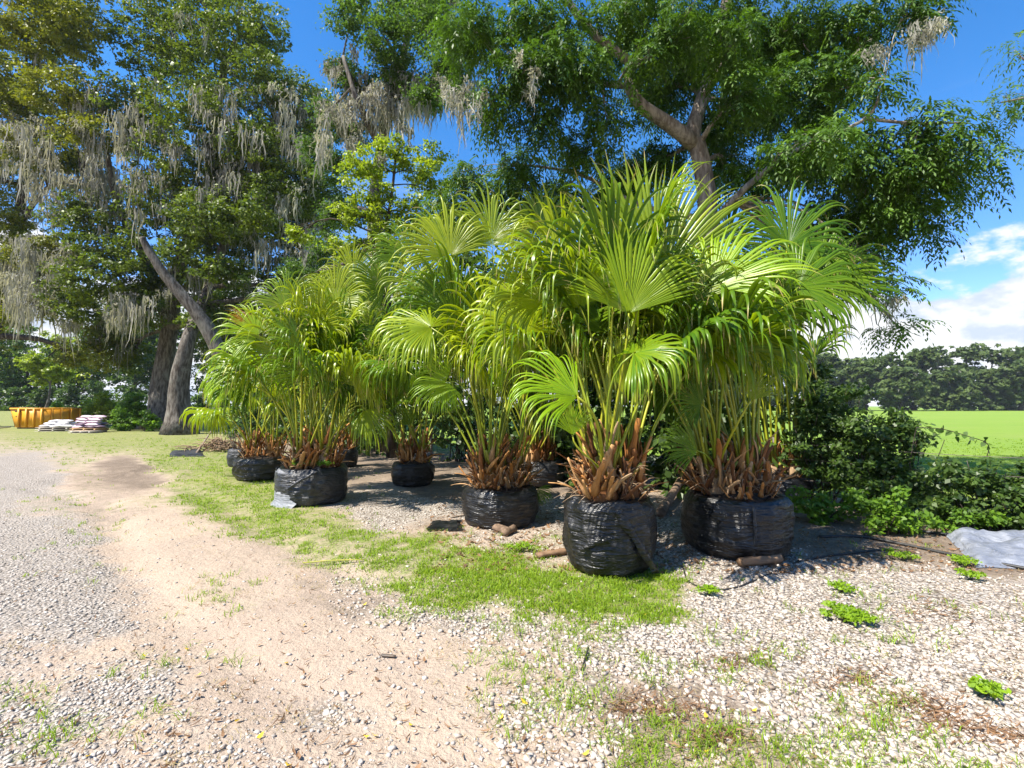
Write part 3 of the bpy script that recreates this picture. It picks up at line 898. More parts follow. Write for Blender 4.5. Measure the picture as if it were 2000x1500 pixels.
def boots(palm, center, n, r, h, rng, lo=0.06, hi=0.68, stubs=0, scale=1.0):
    for q in range(n + stubs):
        a = rng.uniform(0, 2 * math.pi); zf = rng.random() ** 1.2
        rr = r * (1 - 0.45 * zf)
        z = center[2] + h * zf * 0.75
        pol = lo + (hi - lo) * (1 - zf) * rng.uniform(0.5, 1.15) + rng.normal(0, 0.12)
        st = q >= n
        me = STUBS[q % len(STUBS)] if st else BOOTS[int(rng.integers(len(BOOTS)))]
        o = obj('cut_stub' if st else 'leaf_base', me, None, palm)
        o.location = (center[0] + rr * math.cos(a), center[1] + rr * math.sin(a), z)
        o.rotation_euler = (rng.normal(0, 0.25), min(pol, 1.5) * (0.6 if st else 1), a + rng.normal(0, 0.5))
        k = scale * rng.uniform(0.7, 1.25)
        o.scale = (k, k, k)


def fibres(palm, center, n, r, h, rng):
    mb = MB()
    for q in range(n):
        a = rng.uniform(0, 6.28); rr = r * rng.uniform(0.6, 1.15); p0 = np.array([center[0] + rr * math.cos(a), center[1] + rr * math.sin(a), center[2] + rng.uniform(0.0, h)])
        dv = np.array([math.cos(a), math.sin(a), 0]) * rng.uniform(0.05, 0.22) + np.array([0, 0, rng.uniform(-0.12, 0.12)]) + rng.normal(0, 0.05, 3)
        p1 = p0 + dv * 0.5 + np.array([0, 0, 0.04]); p2 = p0 + dv
        p2[2] = max(p2[2], center[2] - 0.02)
        mb.tube(curve([p0, p1, p2], 5), np.linspace(0.006, 0.002, 5), 3, False)
    o = obj('dead_fibre', mb.mesh('dead_fibre'), M['fibre'], palm)
    tag(o, kind='stuff')


def palm(u, v, wpx, hpx, label, seed, nfr, height, mats, stems=3, boots_n=60, fib=90, wrapm='wrap', spread=1.0, keys=(), nseg=52, Rb=1.02, droop=1.0, lean=0.0, az=None, stubs=5, minpol=0.03, maxpol=0.80, thick=0.019, K=9, avoid=(), grp='fan palms with wrapped root balls in a row'):
    """u, v: pixel where the near lower edge of the root ball meets the ground; wpx, hpx its size there"""
    rng = np.random.default_rng(seed)
    g = G(u, v); mpp = g[1] / F_PX
    R = wpx * mpp / 2 * 1.04; g = g * (1 + R * 0.93 / np.linalg.norm(g[:2]))
    R = wpx * (g[1] / F_PX) / 2 * 0.985
    h = hpx * mpp
    base = np.array([g[0], g[1], float(ground_z(np.array([g[0]]), np.array([g[1]]))[0]) - 0.012])
    root = thing('fan_palm', base, label, 'palm', grp)
    ball = root_ball(root, R, h, rng, M[wrapm], lean, seed)
    tops = []
    for q in range(stems):
        a = 2 * math.pi * q / stems + rng.uniform(-0.4, 0.4); rr = R * (0.40 if stems > 1 else 0.0)
        cz_ = np.array([rr * math.cos(a) + lean * h, rr * math.sin(a), h])
        boots(root, cz_, int(1.3 * boots_n) // stems, R * 0.42, 0.56, rng, stubs=stubs // stems + 1)
        tops.append(cz_)
        sv, sf = tube(np.array([cz_ + [0, 0, -0.12], cz_ + [0, 0, 0.15], cz_ + [0, 0, 0.36]]), [R * 0.34, R * 0.27, R * 0.13], 9, True, 1, 0.2, rng)
        obj('stem', mesh('stem', sv, sf, True), M['boot'], root)
    boots(root, np.array([lean * h, 0, h - 0.03]), int(boots_n * 0.8), R * 0.70, 0.2, rng, 0.12, 0.85, scale=0.8)
    if fib: fibres(root, np.array([lean * h, 0, h]), fib, R * 0.65, 0.30, rng)
    # crown: young upright leaves in the middle, old ones arching outward
    for q in range(nfr):
        f_ = (q + 0.5) / nfr
        a = q * 2.39996 + rng.normal(0, 0.25) if az is None else rng.uniform(az[0], az[1])
        for a0, hw in avoid:
            if abs((a - a0 + math.pi) % (2 * math.pi) - math.pi) < hw and f_ > 0.12: a = a + math.pi * rng.uniform(0.6, 1.4)
        pol = minpol + (maxpol - minpol) * f_ ** 0.85 * rng.uniform(0.85, 1.12)
        pol *= spread
        B = tops[q % stems] + np.array([math.cos(a), math.sin(a), 0]) * R * 0.17 + np.array([0, 0, rng.uniform(0.10, 0.3)])
        out = np.array([math.cos(a), math.sin(a), 0])
        Lp = (height - h) * rng.uniform(0.58, 0.84) * (1.0 - 0.14 * f_)
        p_ = B.copy()
        for w_ in np.linspace(0.5, 1.25, 6):
            p_ = p_ + (math.sin(pol * w_) * out + math.cos(pol * w_) * np.array([0, 0, 1])) * Lp / 6
        H = p_; pe = pol * 1.35 + 0.12 * f_
        d = math.sin(pe) * out + math.cos(pe) * np.array([0, 0, 1.0])
        n = -math.cos(pe) * out + math.sin(pe) * np.array([0, 0, 1.0]) + rng.normal(0, 0.42, 3)
        Rf = Rb * rng.uniform(0.85, 1.12) * (1.08 - 0.15 * f_)
        mt = mats[int(rng.integers(len(mats)))]
        dp = droop * (0.30 + 0.95 * f_) * rng.uniform(0.8, 1.25)
        add_frond(root, base, base + B, base + H, d, n, Rf, dp, rng, M[mt], int(nseg * 0.95), rng.uniform(1.2, 2.05) * (0.85 + 0.2 * f_), thick, K)
    # leaves that stand out in the photograph
    for kf in keys:
        (hu, hv), dy, ang, toward, R_, dp, mt, sp_ = kf[:8]
        H = P(hu, hv, base[1] + dy)
        al = math.radians(ang)
        d = norm(np.array([math.cos(al), -toward, math.sin(al)]))
        hint = np.array(kf[8] if len(kf) > 8 else (0, -1.0, 0.45))
        B = tops[int(np.argmin([np.linalg.norm((base + t_ - H)[:2]) for t_ in tops]))] + np.array([0, -R * 0.12, 0.22])
        if np.linalg.norm(hint / np.linalg.norm(hint) - d) < 0.3: hint = hint + np.array([0, 0, 1.0])
        add_frond(root, base, base + B, H, d, hint, R_, dp, rng, M[mt], int(16 + 25 * sp_), sp_, 0.017, 10)
    return root, ball, base, R, h


# front and right
root, ball, b, R, h = palm(1190, 1131, 172, 146, 'fan palm with the largest upright fans, its squarish black-wrapped root ball on sunlit grass', 101, 26, 3.35, ['frond_a', 'frond_b'], 3, 84, 130, 'wrap', 0.85, [
    ((1228, 612), -0.62, 88, 0.03, 0.90, 0.07, 'frond_y', 1.22),
    ((1285, 545), 0.25, 80, -0.05, 1.42, 0.12, 'frond_a', 1.30),
    ((1250, 555), 0.5, 90, 0.0, 1.55, 0.07, 'frond_a', 0.85),
    ((1180, 560), 0.45, 104, 0.0, 1.10, 0.35, 'frond_a', 1.5),
    ((1092, 520), 0.35, 98, 0.1, 0.95, 0.9, 'frond_a', 1.5, (-0.4, -1, 0.5)),
    ((1238, 690), -0.75, 30, 0.25, 0.72, 1.5, 'frond_a', 2.0, (-0.3, -0.5, 1)),
    ((1128, 775), -0.70, 148, 0.1, 0.78, 0.55, 'frond_y', 1.2, (0.35, -0.75, 0.6)),
    ((1118, 850), -0.25, 92, 0.05, 0.36, 0.1, 'frond_y', 0.9),
    ((1340, 600), -0.1, 55, 0.2, 0.85, 1.1, 'frond_a', 1.5),
    ((1060, 590), -0.1, 130, 0.3, 0.85, 1.3, 'frond_a', 1.5),
    ((1215, 770), -0.3, 92, 0.0, 0.7, 0.1, 'frond_a', 0.30),
], avoid=[(-1.57, 0.85)], droop=0.95)
for pts, w in (([(-0.05, -1.06, 0.62), (0.25, -1.03, 0.45), (0.62, -0.9, 0.20), (0.85, -0.7, 0.05)], 0.05), ([(-0.75, -0.8, 0.25), (-0.45, -1.0, 0.36), (-0.1, -1.1, 0.40)], 0.03)):
    film_strip(ball, [np.array([p_[0] * R, p_[1] * R, p_[2] / 0.68 * h]) for p_ in pts], w, rngp, M['wrap'])
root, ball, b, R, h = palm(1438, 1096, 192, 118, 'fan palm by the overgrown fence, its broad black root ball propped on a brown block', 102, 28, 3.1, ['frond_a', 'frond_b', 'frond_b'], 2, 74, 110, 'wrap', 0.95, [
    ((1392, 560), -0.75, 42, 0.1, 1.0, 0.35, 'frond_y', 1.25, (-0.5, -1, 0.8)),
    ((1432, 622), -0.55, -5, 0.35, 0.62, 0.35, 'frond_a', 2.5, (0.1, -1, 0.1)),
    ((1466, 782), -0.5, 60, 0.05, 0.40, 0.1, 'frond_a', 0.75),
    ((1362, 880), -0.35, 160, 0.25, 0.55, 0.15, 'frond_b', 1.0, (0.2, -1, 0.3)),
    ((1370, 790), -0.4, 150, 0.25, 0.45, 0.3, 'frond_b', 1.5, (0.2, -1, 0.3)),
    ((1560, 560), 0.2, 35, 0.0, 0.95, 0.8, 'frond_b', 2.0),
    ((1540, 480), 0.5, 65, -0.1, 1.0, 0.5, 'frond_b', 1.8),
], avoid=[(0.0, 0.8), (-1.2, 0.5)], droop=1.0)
film_strip(ball, [np.array([-0.15 * R, -1.08 * R, 0.95 * h]), np.array([-0.12 * R, -1.06 * R, 0.5 * h]), np.array([-0.12 * R, -0.95 * R, 0.06 * h])], 0.02, rngp, M['wrap_dusty'])
root, ball, b, R, h = palm(976, 1036, 144, 74, 'fan palm with long drooping fronds, its low black root ball chocked by dark logs', 103, 26, 3.2, ['frond_a', 'frond_b'], 3, 90, 140, 'wrap', 0.95, [
    ((842, 640), -0.75, 158, 0.1, 0.92, 1.35, 'frond_a', 2.0, (0.3, -0.7, 0.8)),
    ((872, 745), -0.5, 196, 0.25, 0.55, 0.45, 'frond_y', 2.1, (0.1, -1, 0.3)),
    ((935, 700), -0.75, 120, 0.5, 0.72, 1.7, 'frond_a', 2.2, (0.1, -0.4, 1)),
    ((1000, 700), -0.7, 70, 0.5, 0.65, 1.7, 'frond_a', 2.2, (0.1, -0.4, 1)),
    ((880, 500), 0.1, 120, 0.0, 1.0, 0.55, 'frond_a', 1.7),
    ((960, 470), 0.3, 95, 0.0, 1.0, 0.9, 'frond_a', 1.7),
    ((850, 600), 0.0, 165, 0.2, 0.9, 1.2, 'frond_b', 2.1),
    ((1048, 955), 0.1, -30, 0.1, 0.30, 0.3, 'frond_b', 1.0, (0, -1, 0.3)),
], avoid=[(-1.57, 0.5)], droop=1.15)
root, ball, b, R, h = palm(611, 990, 128, 72, 'fan palm with one orange frond, its grey faded root ball catching the sun', 104, 28, 3.0, ['frond_a', 'frond_a', 'frond_b', 'frond_b'], 3, 84, 110, 'wrap_dusty', 0.9, [
    ((503, 655), -0.5, 150, 0.15, 0.78, 0.5, 'frond_y', 1.7, (0.2, -1, 0.5)),
    ((500, 652), -0.45, 125, 0.1, 0.60, 0.15, 'frond_o', 0.42, (0.2, -1, 0.5)),
    ((485, 712), -0.45, 182, 0.1, 0.95, 0.7, 'frond_y', 1.6, (0.2, -1, 0.6)),
    ((585, 672), -0.6, 112, 0.1, 0.72, 0.4, 'frond_a', 0.9),
    ((620, 640), -0.5, 88, 0.15, 0.85, 0.6, 'frond_a', 1.6),
    ((560, 600), 0.2, 120, 0.0, 0.85, 0.7, 'frond_a', 1.8),
    ((655, 590), 0.3, 75, 0.0, 0.85, 0.7, 'frond_a', 1.8),
    ((715, 800), -0.6, -55, 0.2, 0.75, 0.9, 'frond_a', 1.3, (0.3, -0.8, 0.6)),
], droop=0.95)
# pale shell on that root ball: faded grey plus sunlit side painted in
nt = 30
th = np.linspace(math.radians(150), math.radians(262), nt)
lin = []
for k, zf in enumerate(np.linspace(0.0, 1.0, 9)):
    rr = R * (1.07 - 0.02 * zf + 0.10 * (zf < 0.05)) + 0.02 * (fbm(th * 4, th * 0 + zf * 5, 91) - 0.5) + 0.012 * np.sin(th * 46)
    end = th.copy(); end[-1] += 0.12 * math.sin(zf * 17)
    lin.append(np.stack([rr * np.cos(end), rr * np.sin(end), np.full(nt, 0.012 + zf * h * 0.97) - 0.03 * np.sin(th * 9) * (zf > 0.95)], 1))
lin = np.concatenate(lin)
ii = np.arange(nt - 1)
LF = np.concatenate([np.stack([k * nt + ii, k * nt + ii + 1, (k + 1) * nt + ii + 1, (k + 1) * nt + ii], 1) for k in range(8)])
tag(obj('pale_sunlit_shell', mesh('pale_sunlit_shell', lin, [LF], True), M['wrap_grey'], ball), 'pale grey torn liner')
film_strip(ball, [np.array([-0.35 * R, -1.05 * R, 0.5 * h]), np.array([0.0, -1.12 * R, 0.72 * h]), np.array([0.5 * R, -0.98 * R, 0.98 * h])], 0.022, rngp, M['wrap_dusty'])

# further back
palm(512, 941, 92, 44, 'fan palm with lime fronds on a crumpled black root ball beside the grey one', 105, 18, 2.5, ['frond_a', 'frond_y', 'frond_a'], 2, 46, 50, 'wrap', 1.1, [], 36, 0.85, 1.1, K=8)
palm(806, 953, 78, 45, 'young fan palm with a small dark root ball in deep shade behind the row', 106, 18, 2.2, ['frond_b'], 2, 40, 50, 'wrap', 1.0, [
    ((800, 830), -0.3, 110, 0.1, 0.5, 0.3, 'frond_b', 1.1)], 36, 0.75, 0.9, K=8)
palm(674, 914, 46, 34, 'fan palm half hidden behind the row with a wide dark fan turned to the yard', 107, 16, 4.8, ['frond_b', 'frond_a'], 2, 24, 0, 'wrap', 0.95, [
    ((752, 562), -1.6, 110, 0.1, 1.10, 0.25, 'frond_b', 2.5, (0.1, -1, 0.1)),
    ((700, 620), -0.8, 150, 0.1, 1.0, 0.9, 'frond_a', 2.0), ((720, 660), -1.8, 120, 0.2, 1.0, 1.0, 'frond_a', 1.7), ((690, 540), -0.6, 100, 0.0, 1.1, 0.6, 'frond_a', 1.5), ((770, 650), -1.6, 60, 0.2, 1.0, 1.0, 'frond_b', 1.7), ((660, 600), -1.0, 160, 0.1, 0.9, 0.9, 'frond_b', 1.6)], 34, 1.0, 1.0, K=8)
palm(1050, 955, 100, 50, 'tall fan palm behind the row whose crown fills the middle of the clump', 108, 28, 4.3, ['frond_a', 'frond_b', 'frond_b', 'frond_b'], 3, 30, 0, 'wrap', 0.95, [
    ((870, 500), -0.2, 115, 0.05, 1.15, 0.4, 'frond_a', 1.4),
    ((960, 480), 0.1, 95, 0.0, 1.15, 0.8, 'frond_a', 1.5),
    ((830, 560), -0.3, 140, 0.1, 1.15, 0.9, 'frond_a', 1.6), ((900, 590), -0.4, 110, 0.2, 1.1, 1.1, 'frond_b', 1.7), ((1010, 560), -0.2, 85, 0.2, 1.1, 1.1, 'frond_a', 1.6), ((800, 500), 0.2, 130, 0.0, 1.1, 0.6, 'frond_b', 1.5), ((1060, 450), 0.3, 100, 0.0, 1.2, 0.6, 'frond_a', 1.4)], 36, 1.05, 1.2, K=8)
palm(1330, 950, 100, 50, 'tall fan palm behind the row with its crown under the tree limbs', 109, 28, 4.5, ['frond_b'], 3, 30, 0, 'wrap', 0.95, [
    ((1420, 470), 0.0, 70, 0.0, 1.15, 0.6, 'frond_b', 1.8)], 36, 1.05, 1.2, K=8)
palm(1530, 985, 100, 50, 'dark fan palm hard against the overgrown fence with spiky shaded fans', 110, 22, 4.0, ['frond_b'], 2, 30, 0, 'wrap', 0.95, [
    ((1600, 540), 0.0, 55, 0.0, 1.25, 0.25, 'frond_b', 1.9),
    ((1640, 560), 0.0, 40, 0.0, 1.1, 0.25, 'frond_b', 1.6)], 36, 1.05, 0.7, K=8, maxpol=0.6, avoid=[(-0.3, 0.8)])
# the old pot at the far end of the row: dead grey stalks
g = G(456, 911); rr_ = 0.26
dead = thing('dead_palm', (g[0], g[1] + 0.25, ground_z(np.array([g[0]]), np.array([g[1]]))[0] - 0.01), 'blue-grey pot of bare dry stalks at the far end of the palm row', 'dead palm')
rg = np.random.default_rng(77)
root_ball(dead, 0.27, 0.46, rg, M['wrap_dusty'], 0.0, 7)
for q in range(22):
    a = rg.uniform(0, 6.28); po = rg.uniform(0.1, 0.55); L_ = rg.uniform(0.35, 0.75)
    dv = np.array([math.sin(po) * math.cos(a), math.sin(po) * math.sin(a), math.cos(po)])
    p0 = np.array([0.1 * math.cos(a), 0.1 * math.sin(a), 0.42])
    V, F = tube(curve([p0, p0 + dv * L_ * 0.6, p0 + dv * L_ + np.array([0, 0, -0.06])], 5), np.linspace(0.014, 0.005, 5), 5)
    obj('dead_stalk', mesh('dead_stalk', V, F, True), M['dead_wood'], dead)


# ------------------------------------------------------------------ trees
def leaf_quads(C, A, N, L, W):
    """rhombic leaves: centres C, long axes A, normals N"""
    A = norm(A); N = norm(N - A * np.sum(A * N, 1, keepdims=True)); B = np.cross(N, A)
    L = np.asarray(L)[:, None]; W = np.asarray(W)[:, None]
    V = np.stack([C - A * L * 0.5, C - A * L * 0.05 + B * W * 0.5, C + A * L * 0.5, C - A * L * 0.05 - B * W * 0.5], 1)
    return V.reshape(-1, 3)


def clump_leaves(cc, cr, per, rng, L, W, droop=0.35, flat=0.5, up=0.7):
    """cc clump centres (M,3), cr clump radii (M,), per leaves each"""
    m = len(cc)
    o = rng.normal(0, 1, (m, per, 3)); o = o / np.maximum(np.linalg.norm(o, axis=2, keepdims=True), 1e-6) * rng.random((m, per, 1)) ** 0.45
    o[..., 2] *= flat
    C = cc[:, None] + o * cr[:, None, None] + np.array([0, 0, 0.12]) * cr[:, None, None]
    out = o.copy(); out[..., 2] -= droop
    A = norm(out + rng.normal(0, 0.55, (m, per, 3)))
    N = norm(np.array([-0.25, -0.15, up + 0.25]) + o * 0.55 + rng.normal(0, 0.42, (m, per, 3)))
    C, A, N = C.reshape(-1, 3), A.reshape(-1, 3), N.reshape(-1, 3)
    k = len(C)
    s_ = rng.uniform(0.65, 1.3, k)
    t = np.clip(np.repeat(rng.normal(0.42, 0.2, m), per) + rng.normal(0, 0.16, k), 0, 1)
    return leaf_quads(C, A, N, L * s_, W * s_), t


def spray_leaves(cc, cr, per, rng, L, W, nleaf=11, sl=0.34):
    """compound leaves: drooping stalks that carry pairs of narrow leaflets"""
    m = len(cc) * per
    o = rng.normal(0, 1, (len(cc), per, 3)); o = o / np.maximum(np.linalg.norm(o, axis=2, keepdims=True), 1e-6) * rng.random((len(cc), per, 1)) ** 0.4
    o[..., 2] *= 0.7
    S = (cc[:, None] + o * cr[:, None, None]).reshape(-1, 3)
    d0 = norm(o.reshape(-1, 3) * np.array([1, 1, 0.4]) + rng.normal(0, 0.5, (m, 3)) + np.array([0, 0, 0.05]))
    sl_ = sl * rng.uniform(0.7, 1.25, m)
    sid = norm(np.cross(d0, np.array([0, 0, 1.0])) + rng.normal(0, 0.15, (m, 3)))
    Cs, As, Ns = [], [], []
    for q in range(nleaf):
        t = (q // 2 + 1) / ((nleaf + 1) / 2); sg = 1 if q % 2 else -1
        pos = S + d0 * (sl_ * t)[:, None] + DOWN * (sl_ * 0.75 * t * t)[:, None]
        tan = norm(d0 + DOWN * (1.5 * t))
        ax = norm(tan * 0.75 + sid * sg * (0.9 if q < nleaf - 1 else 0.0) + DOWN * 0.35 + rng.normal(0, 0.12, (m, 3)))
        Cs.append(pos + ax * L * 0.5); As.append(ax); Ns.append(norm(np.cross(ax, sid * sg) * -sg + np.array([0, 0, 0.8]) + rng.normal(0, 0.3, (m, 3))))
    C, A, N = np.concatenate(Cs), np.concatenate(As), np.concatenate(Ns)
    k = len(C); s_ = np.tile(rng.uniform(0.75, 1.2, m), nleaf)
    t = np.tile(np.clip(np.repeat(rng.normal(0.42, 0.2, len(cc)), per) + rng.normal(0, 0.12, m), 0, 1), nleaf)
    return leaf_quads(C, A, N, L * s_, W * s_), t


def blob_clumps(c, r, n, rng, flat=0.8, shell=0.5):
    o = norm(rng.normal(0, 1, (n, 3))) * (rng.random((n, 1)) ** shell)
    o[:, 2] *= flat
    return np.asarray(c) + o * r


def limb(mb, pts, r0, r1, sides, rng, n=10, jit=0.15, wob=0.0):
    c_ = curve(pts, n)
    if wob:
        w = rng.normal(0, wob, c_.shape); w[0] = 0; w[-1] *= 0.3
        c_ = c_ + w
    mb.tube(c_, r0 + (r1 - r0) * np.linspace(0, 1, n) ** 0.8, sides, True, 1, jit, rng)
    return c_


def moss(name, pts, lens, rng, base, parent, per=16, spread=0.35, w=0.03):
    """hanging grey strands below given points"""
    m = len(pts); n = m * per
    off = rng.normal(0, spread, (m, per, 3)); off[..., 2] *= 0.3
    off *= np.array([1, 1, 1])
    p0 = (pts[:, None] + off).reshape(-1, 3)
    L = (lens[:, None] * rng.uniform(0.12, 1.15, (m, per)) ** 1.3).ravel() * np.exp(-(np.linalg.norm(off, axis=2).ravel() / (spread * 2.2)) ** 2)
    a = rng.uniform(0, 3.14, n); bx = np.stack([np.cos(a), np.sin(a), 0 * a], 1) * (w * rng.uniform(0.5, 1.4, n))[:, None]
    rows = []
    K = 6; dr = rng.normal(0, 0.09, (n, 3)); dr[:, 2] = 0; wav = rng.normal(0, spread * 0.16, (n, 3)); wav[:, 2] = 0; ph = rng.uniform(0, 6.28, n)
    for k in range(K):
        t = k / (K - 1)
        c_ = p0 + DOWN * (L * t)[:, None] + dr * (L * t)[:, None] + wav * np.sin(ph + 5 * t)[:, None] * (t > 0) + rng.normal(0, 0.03, (n, 3)) * (t > 0)
        ww = (0.8, 1.2, 1.0, 0.85, 0.5, 0.05)[k]
        rows.append(np.stack([c_ - bx * ww, c_ + bx * ww], 1))
    V = np.stack(rows, 1).reshape(-1, 3)
    o = np.arange(n) * 2 * K
    F = np.concatenate([np.stack([o + 2 * k, o + 2 * k + 1, o + 2 * k + 3, o + 2 * k + 2], 1) for k in range(K - 1)])
    t = np.clip(np.repeat(rng.normal(0.5, 0.22, m), per) + rng.normal(0, 0.12, n), 0, 1)
    me = mesh(name, V - base, [F], False, {'tint': np.tile(t, K - 1)})
    return tag(obj(name, me, M['moss'], parent), kind='stuff')


def tree(name, label, cat, trunks, blobs, leafm, barkm, seed, style='clump', L=0.18, W=0.09, cl=0.55, dens=1.0, per=60, group=None, mossy=0, moss_len=1.4, moss_at=None, moss_w=0.03, moss_spread=0.35, flat=0.8, branches=True, twig=0.5, droop=0.35, shell=0.5, sub=5, bsize=1.0):
    """trunks: list of (points, r0, r1); first point of the first one is the base. blobs: (centre, radius)"""
    rng = np.random.default_rng(seed)
    base = np.asarray(trunks[0][0][0], float)
    root = thing(name, base, label, cat, group)
    joints = []
    for q, (pts, r0, r1) in enumerate(trunks):
        mb = MB()
        c_ = curve(pts, 16)
        rr = r0 + (r1 - r0) * np.linspace(0, 1, 16) ** 0.75
        if q == 0: rr = rr * (1 + 0.7 * np.exp(-np.linspace(0, 1, 16) * 14))
        mb.tube(c_ - base, rr, 14, True, 1, 0.22, rng)
        obj('trunk' if q == 0 else 'limb', mb.mesh('trunk', True), M[barkm], root)
        joints += [(p_, r_) for p_, r_ in zip(c_[5:] if q == 0 else c_[2:], rr[5:] if q == 0 else rr[2:])]
    jp = np.array([j[0] for j in joints]); jr = np.array([j[1] for j in joints])
    mb = MB()
    for bc, br in blobs:
        dd = np.linalg.norm(jp - bc, axis=1) + 0.6 * np.maximum(jp[:, 2] - bc[2], 0)
        k = int(np.argmin(dd)); p0 = jp[k]; r0 = min(jr[k] * 0.6, 0.035 * np.linalg.norm(bc - p0) + 0.03)
        mid = (p0 + bc) / 2 + np.array([0, 0, 0.10 * np.linalg.norm(bc - p0)]) + rng.normal(0, 0.06, 3) * np.linalg.norm(bc - p0)
        c_ = limb(mb, [p0 - base, mid - base, np.asarray(bc) - base], r0, r0 * 0.35, 7, rng, 9)
        for t_ in range(sub):
            e = np.asarray(bc) - base + norm(rng.normal(0, 1, 3) * [1, 1, 0.6]) * br * rng.uniform(0.5, 0.95)
            s0 = c_[int(rng.integers(4, 9))]
            limb(mb, [s0, (s0 + e) / 2 + [0, 0, br * 0.12], e], r0 * 0.38, r0 * 0.08, 5, rng, 6, 0.1, br * 0.03)
        if branches:
            obj('branch', mb.mesh('branch', True), M[barkm], root); mb = MB()
    if not branches:
        tag(obj('branches', mb.mesh('branches', True), M[barkm], root), kind='stuff')
    VV, TT, CC = [], [], []
    for bc, br in blobs:
        n = max(4, int(dens * (0.35 if to_px(bc[0], bc[1], bc[2])[1] < -90 else 1.0) * 9.0 * (br / cl) ** 2))
        cc = blob_clumps(bc, br, n, rng, flat, shell)
        cr = cl * rng.uniform(0.5, 1.15, n) * bsize * 0.88
        if style == 'clump': V, t = clump_leaves(cc, cr, per, rng, L, W, droop)
        else: V, t = spray_leaves(cc, cr, per, rng, L, W)
        VV.append(V); TT.append(t); CC.append(cc)
    V = np.concatenate(VV) - base; t = np.concatenate(TT); n = len(t)
    me = mesh('crown', V, [np.arange(n * 4).reshape(-1, 4)], False, {'tint': t})
    obj('crown', me, M[leafm], root)
    if mossy or moss_at is not None:
        CCs = np.concatenate(CC)
        pts = []
        if mossy: pts.append(CCs[rng.integers(0, len(CCs), mossy)] + [0, 0, -0.3])
        if moss_at is not None: pts.append(np.asarray(moss_at))
        pts = np.concatenate(pts)
        moss('spanish_moss', pts, moss_len * rng.uniform(0.3, 1.7, len(pts)), rng, base, root, 20, moss_spread, moss_w)
    return root


def B_(lst, Y, rng_=None, jit=0.0):
    """blobs from pixel centres and pixel radii at distance Y (+ per-blob offset)"""
    out = []
    for it in lst:
        u, v, r = it[:3]; yy = Y + (it[3] if len(it) > 3 else 0.0)
        out.append((P(u, v, yy), r * yy / F_PX))
    return out


def gz(p_):
    return np.array([p_[0], p_[1], float(ground_z(np.array([p_[0]]), np.array([p_[1]]))[0]) - 0.05])


def moss_pts(rects, n, Y, rng, dy=3.0):
    out = []
    for (u0, u1, v0, v1, k) in rects:
        for q in range(int(n * k)):
            out.append(P(rng.uniform(u0, u1), rng.uniform(v0, v1), Y + rng.uniform(-dy, dy)))
    return np.array(out)


rt = np.random.default_rng(900)
# old live oak with twin grey trunks
bA = gz(G(312, 838)); YA = bA[1]
tree('live_oak', 'huge old live oak with thick grey trunk and a broad crown hung with moss', 'tree',
     [([bA, P(318, 740, YA), P(332, 640, YA), P(350, 520, YA - 0.5), P(405, 380, YA - 1), P(420, 250, YA - 1), P(440, 120, YA - 1)], 0.72, 0.22),
      ([P(332, 640, YA), P(290, 520, YA - 1), P(230, 400, YA - 2), P(210, 300, YA - 3)], 0.42, 0.12),
      ([P(405, 380, YA - 1), P(480, 300, YA - 2), P(540, 230, YA - 3)], 0.34, 0.12)],
     B_([(430, 110, 105, -2), (315, 95, 100, -1), (530, 165, 75, -3), (390, 225, 100, -4), (555, 270, 80, -2), (470, 350, 85, -1), (255, 235, 95, -2), (600, 330, 70, 0), (330, -60, 120, 0), (420, -90, 110, 1), (585, 430, 75, 2), (490, 470, 75, 2), (235, 520, 90, -4), (180, 440, 85, -3), (165, 575, 75, -4), (265, 610, 60, -4), (330, 420, 85, -3), (420, 480, 75, 0), (350, 330, 90, -3), (560, 560, 70, 3), (450, 590, 70, 3), (150, 320, 80, 0), (500, 60, 70, -1), (540, 400, 70, 3), (610, 500, 70, 4), (260, 700, 45, 1), (215, 660, 55, 0), (440, 540, 60, -6), (400, 430, 70, -6), (480, 430, 65, -6), (350, 500, 50, -6), (620, 230, 60, -2), (640, 400, 60, 0), (590, 370, 60, -3), (400, 620, 45, -5), (300, 560, 55, -2)], YA),
     'oak_leaf', 'oak_bark', 301, 'clump', 0.23, 0.125, 0.75, 1.1, 40, None, 130, 1.7,
     moss_pts([(380, 600, 165, 300, 1.0), (170, 340, 240, 380, 0.8), (260, 500, 330, 460, 0.6), (200, 330, 560, 620, 0.5), (480, 640, 330, 520, 0.5), (130, 300, 160, 250, 0.3)], 85, YA - 3.5, rt), 0.032, 0.26)
# second trunk beside it, with the broken leaning limb
bB = gz(G(352, 848)); YB = bB[1]
tree('live_oak', 'dark trunked live oak with a bare broken limb leaning out over the palms', 'tree',
     [([bB, P(350, 760, YB), P(368, 660, YB), P(410, 560, YB + 2), P(450, 440, YB + 3), P(500, 330, YB + 4)], 0.60, 0.14),
      ([P(452, 740, YB - 2), P(400, 632, YB - 2.5), P(340, 560, YB - 3), P(300, 505, YB - 3.4), P(282, 474, YB - 3.6), P(277, 462, YB - 3.7)], 0.44, 0.10)],
     B_([(500, 300, 75), (440, 420, 70), (540, 380, 75), (390, 560, 55, 2), (620, 560, 80, 2), (700, 600, 80, 3), (520, 640, 70, 3), (420, 660, 50, 3)], YB + 2),
     'oak_leaf', 'oak_bark', 302, 'clump', 0.20, 0.10, 0.8, 1.2, 66, None, 40, 1.4, None, 0.03, 0.3)
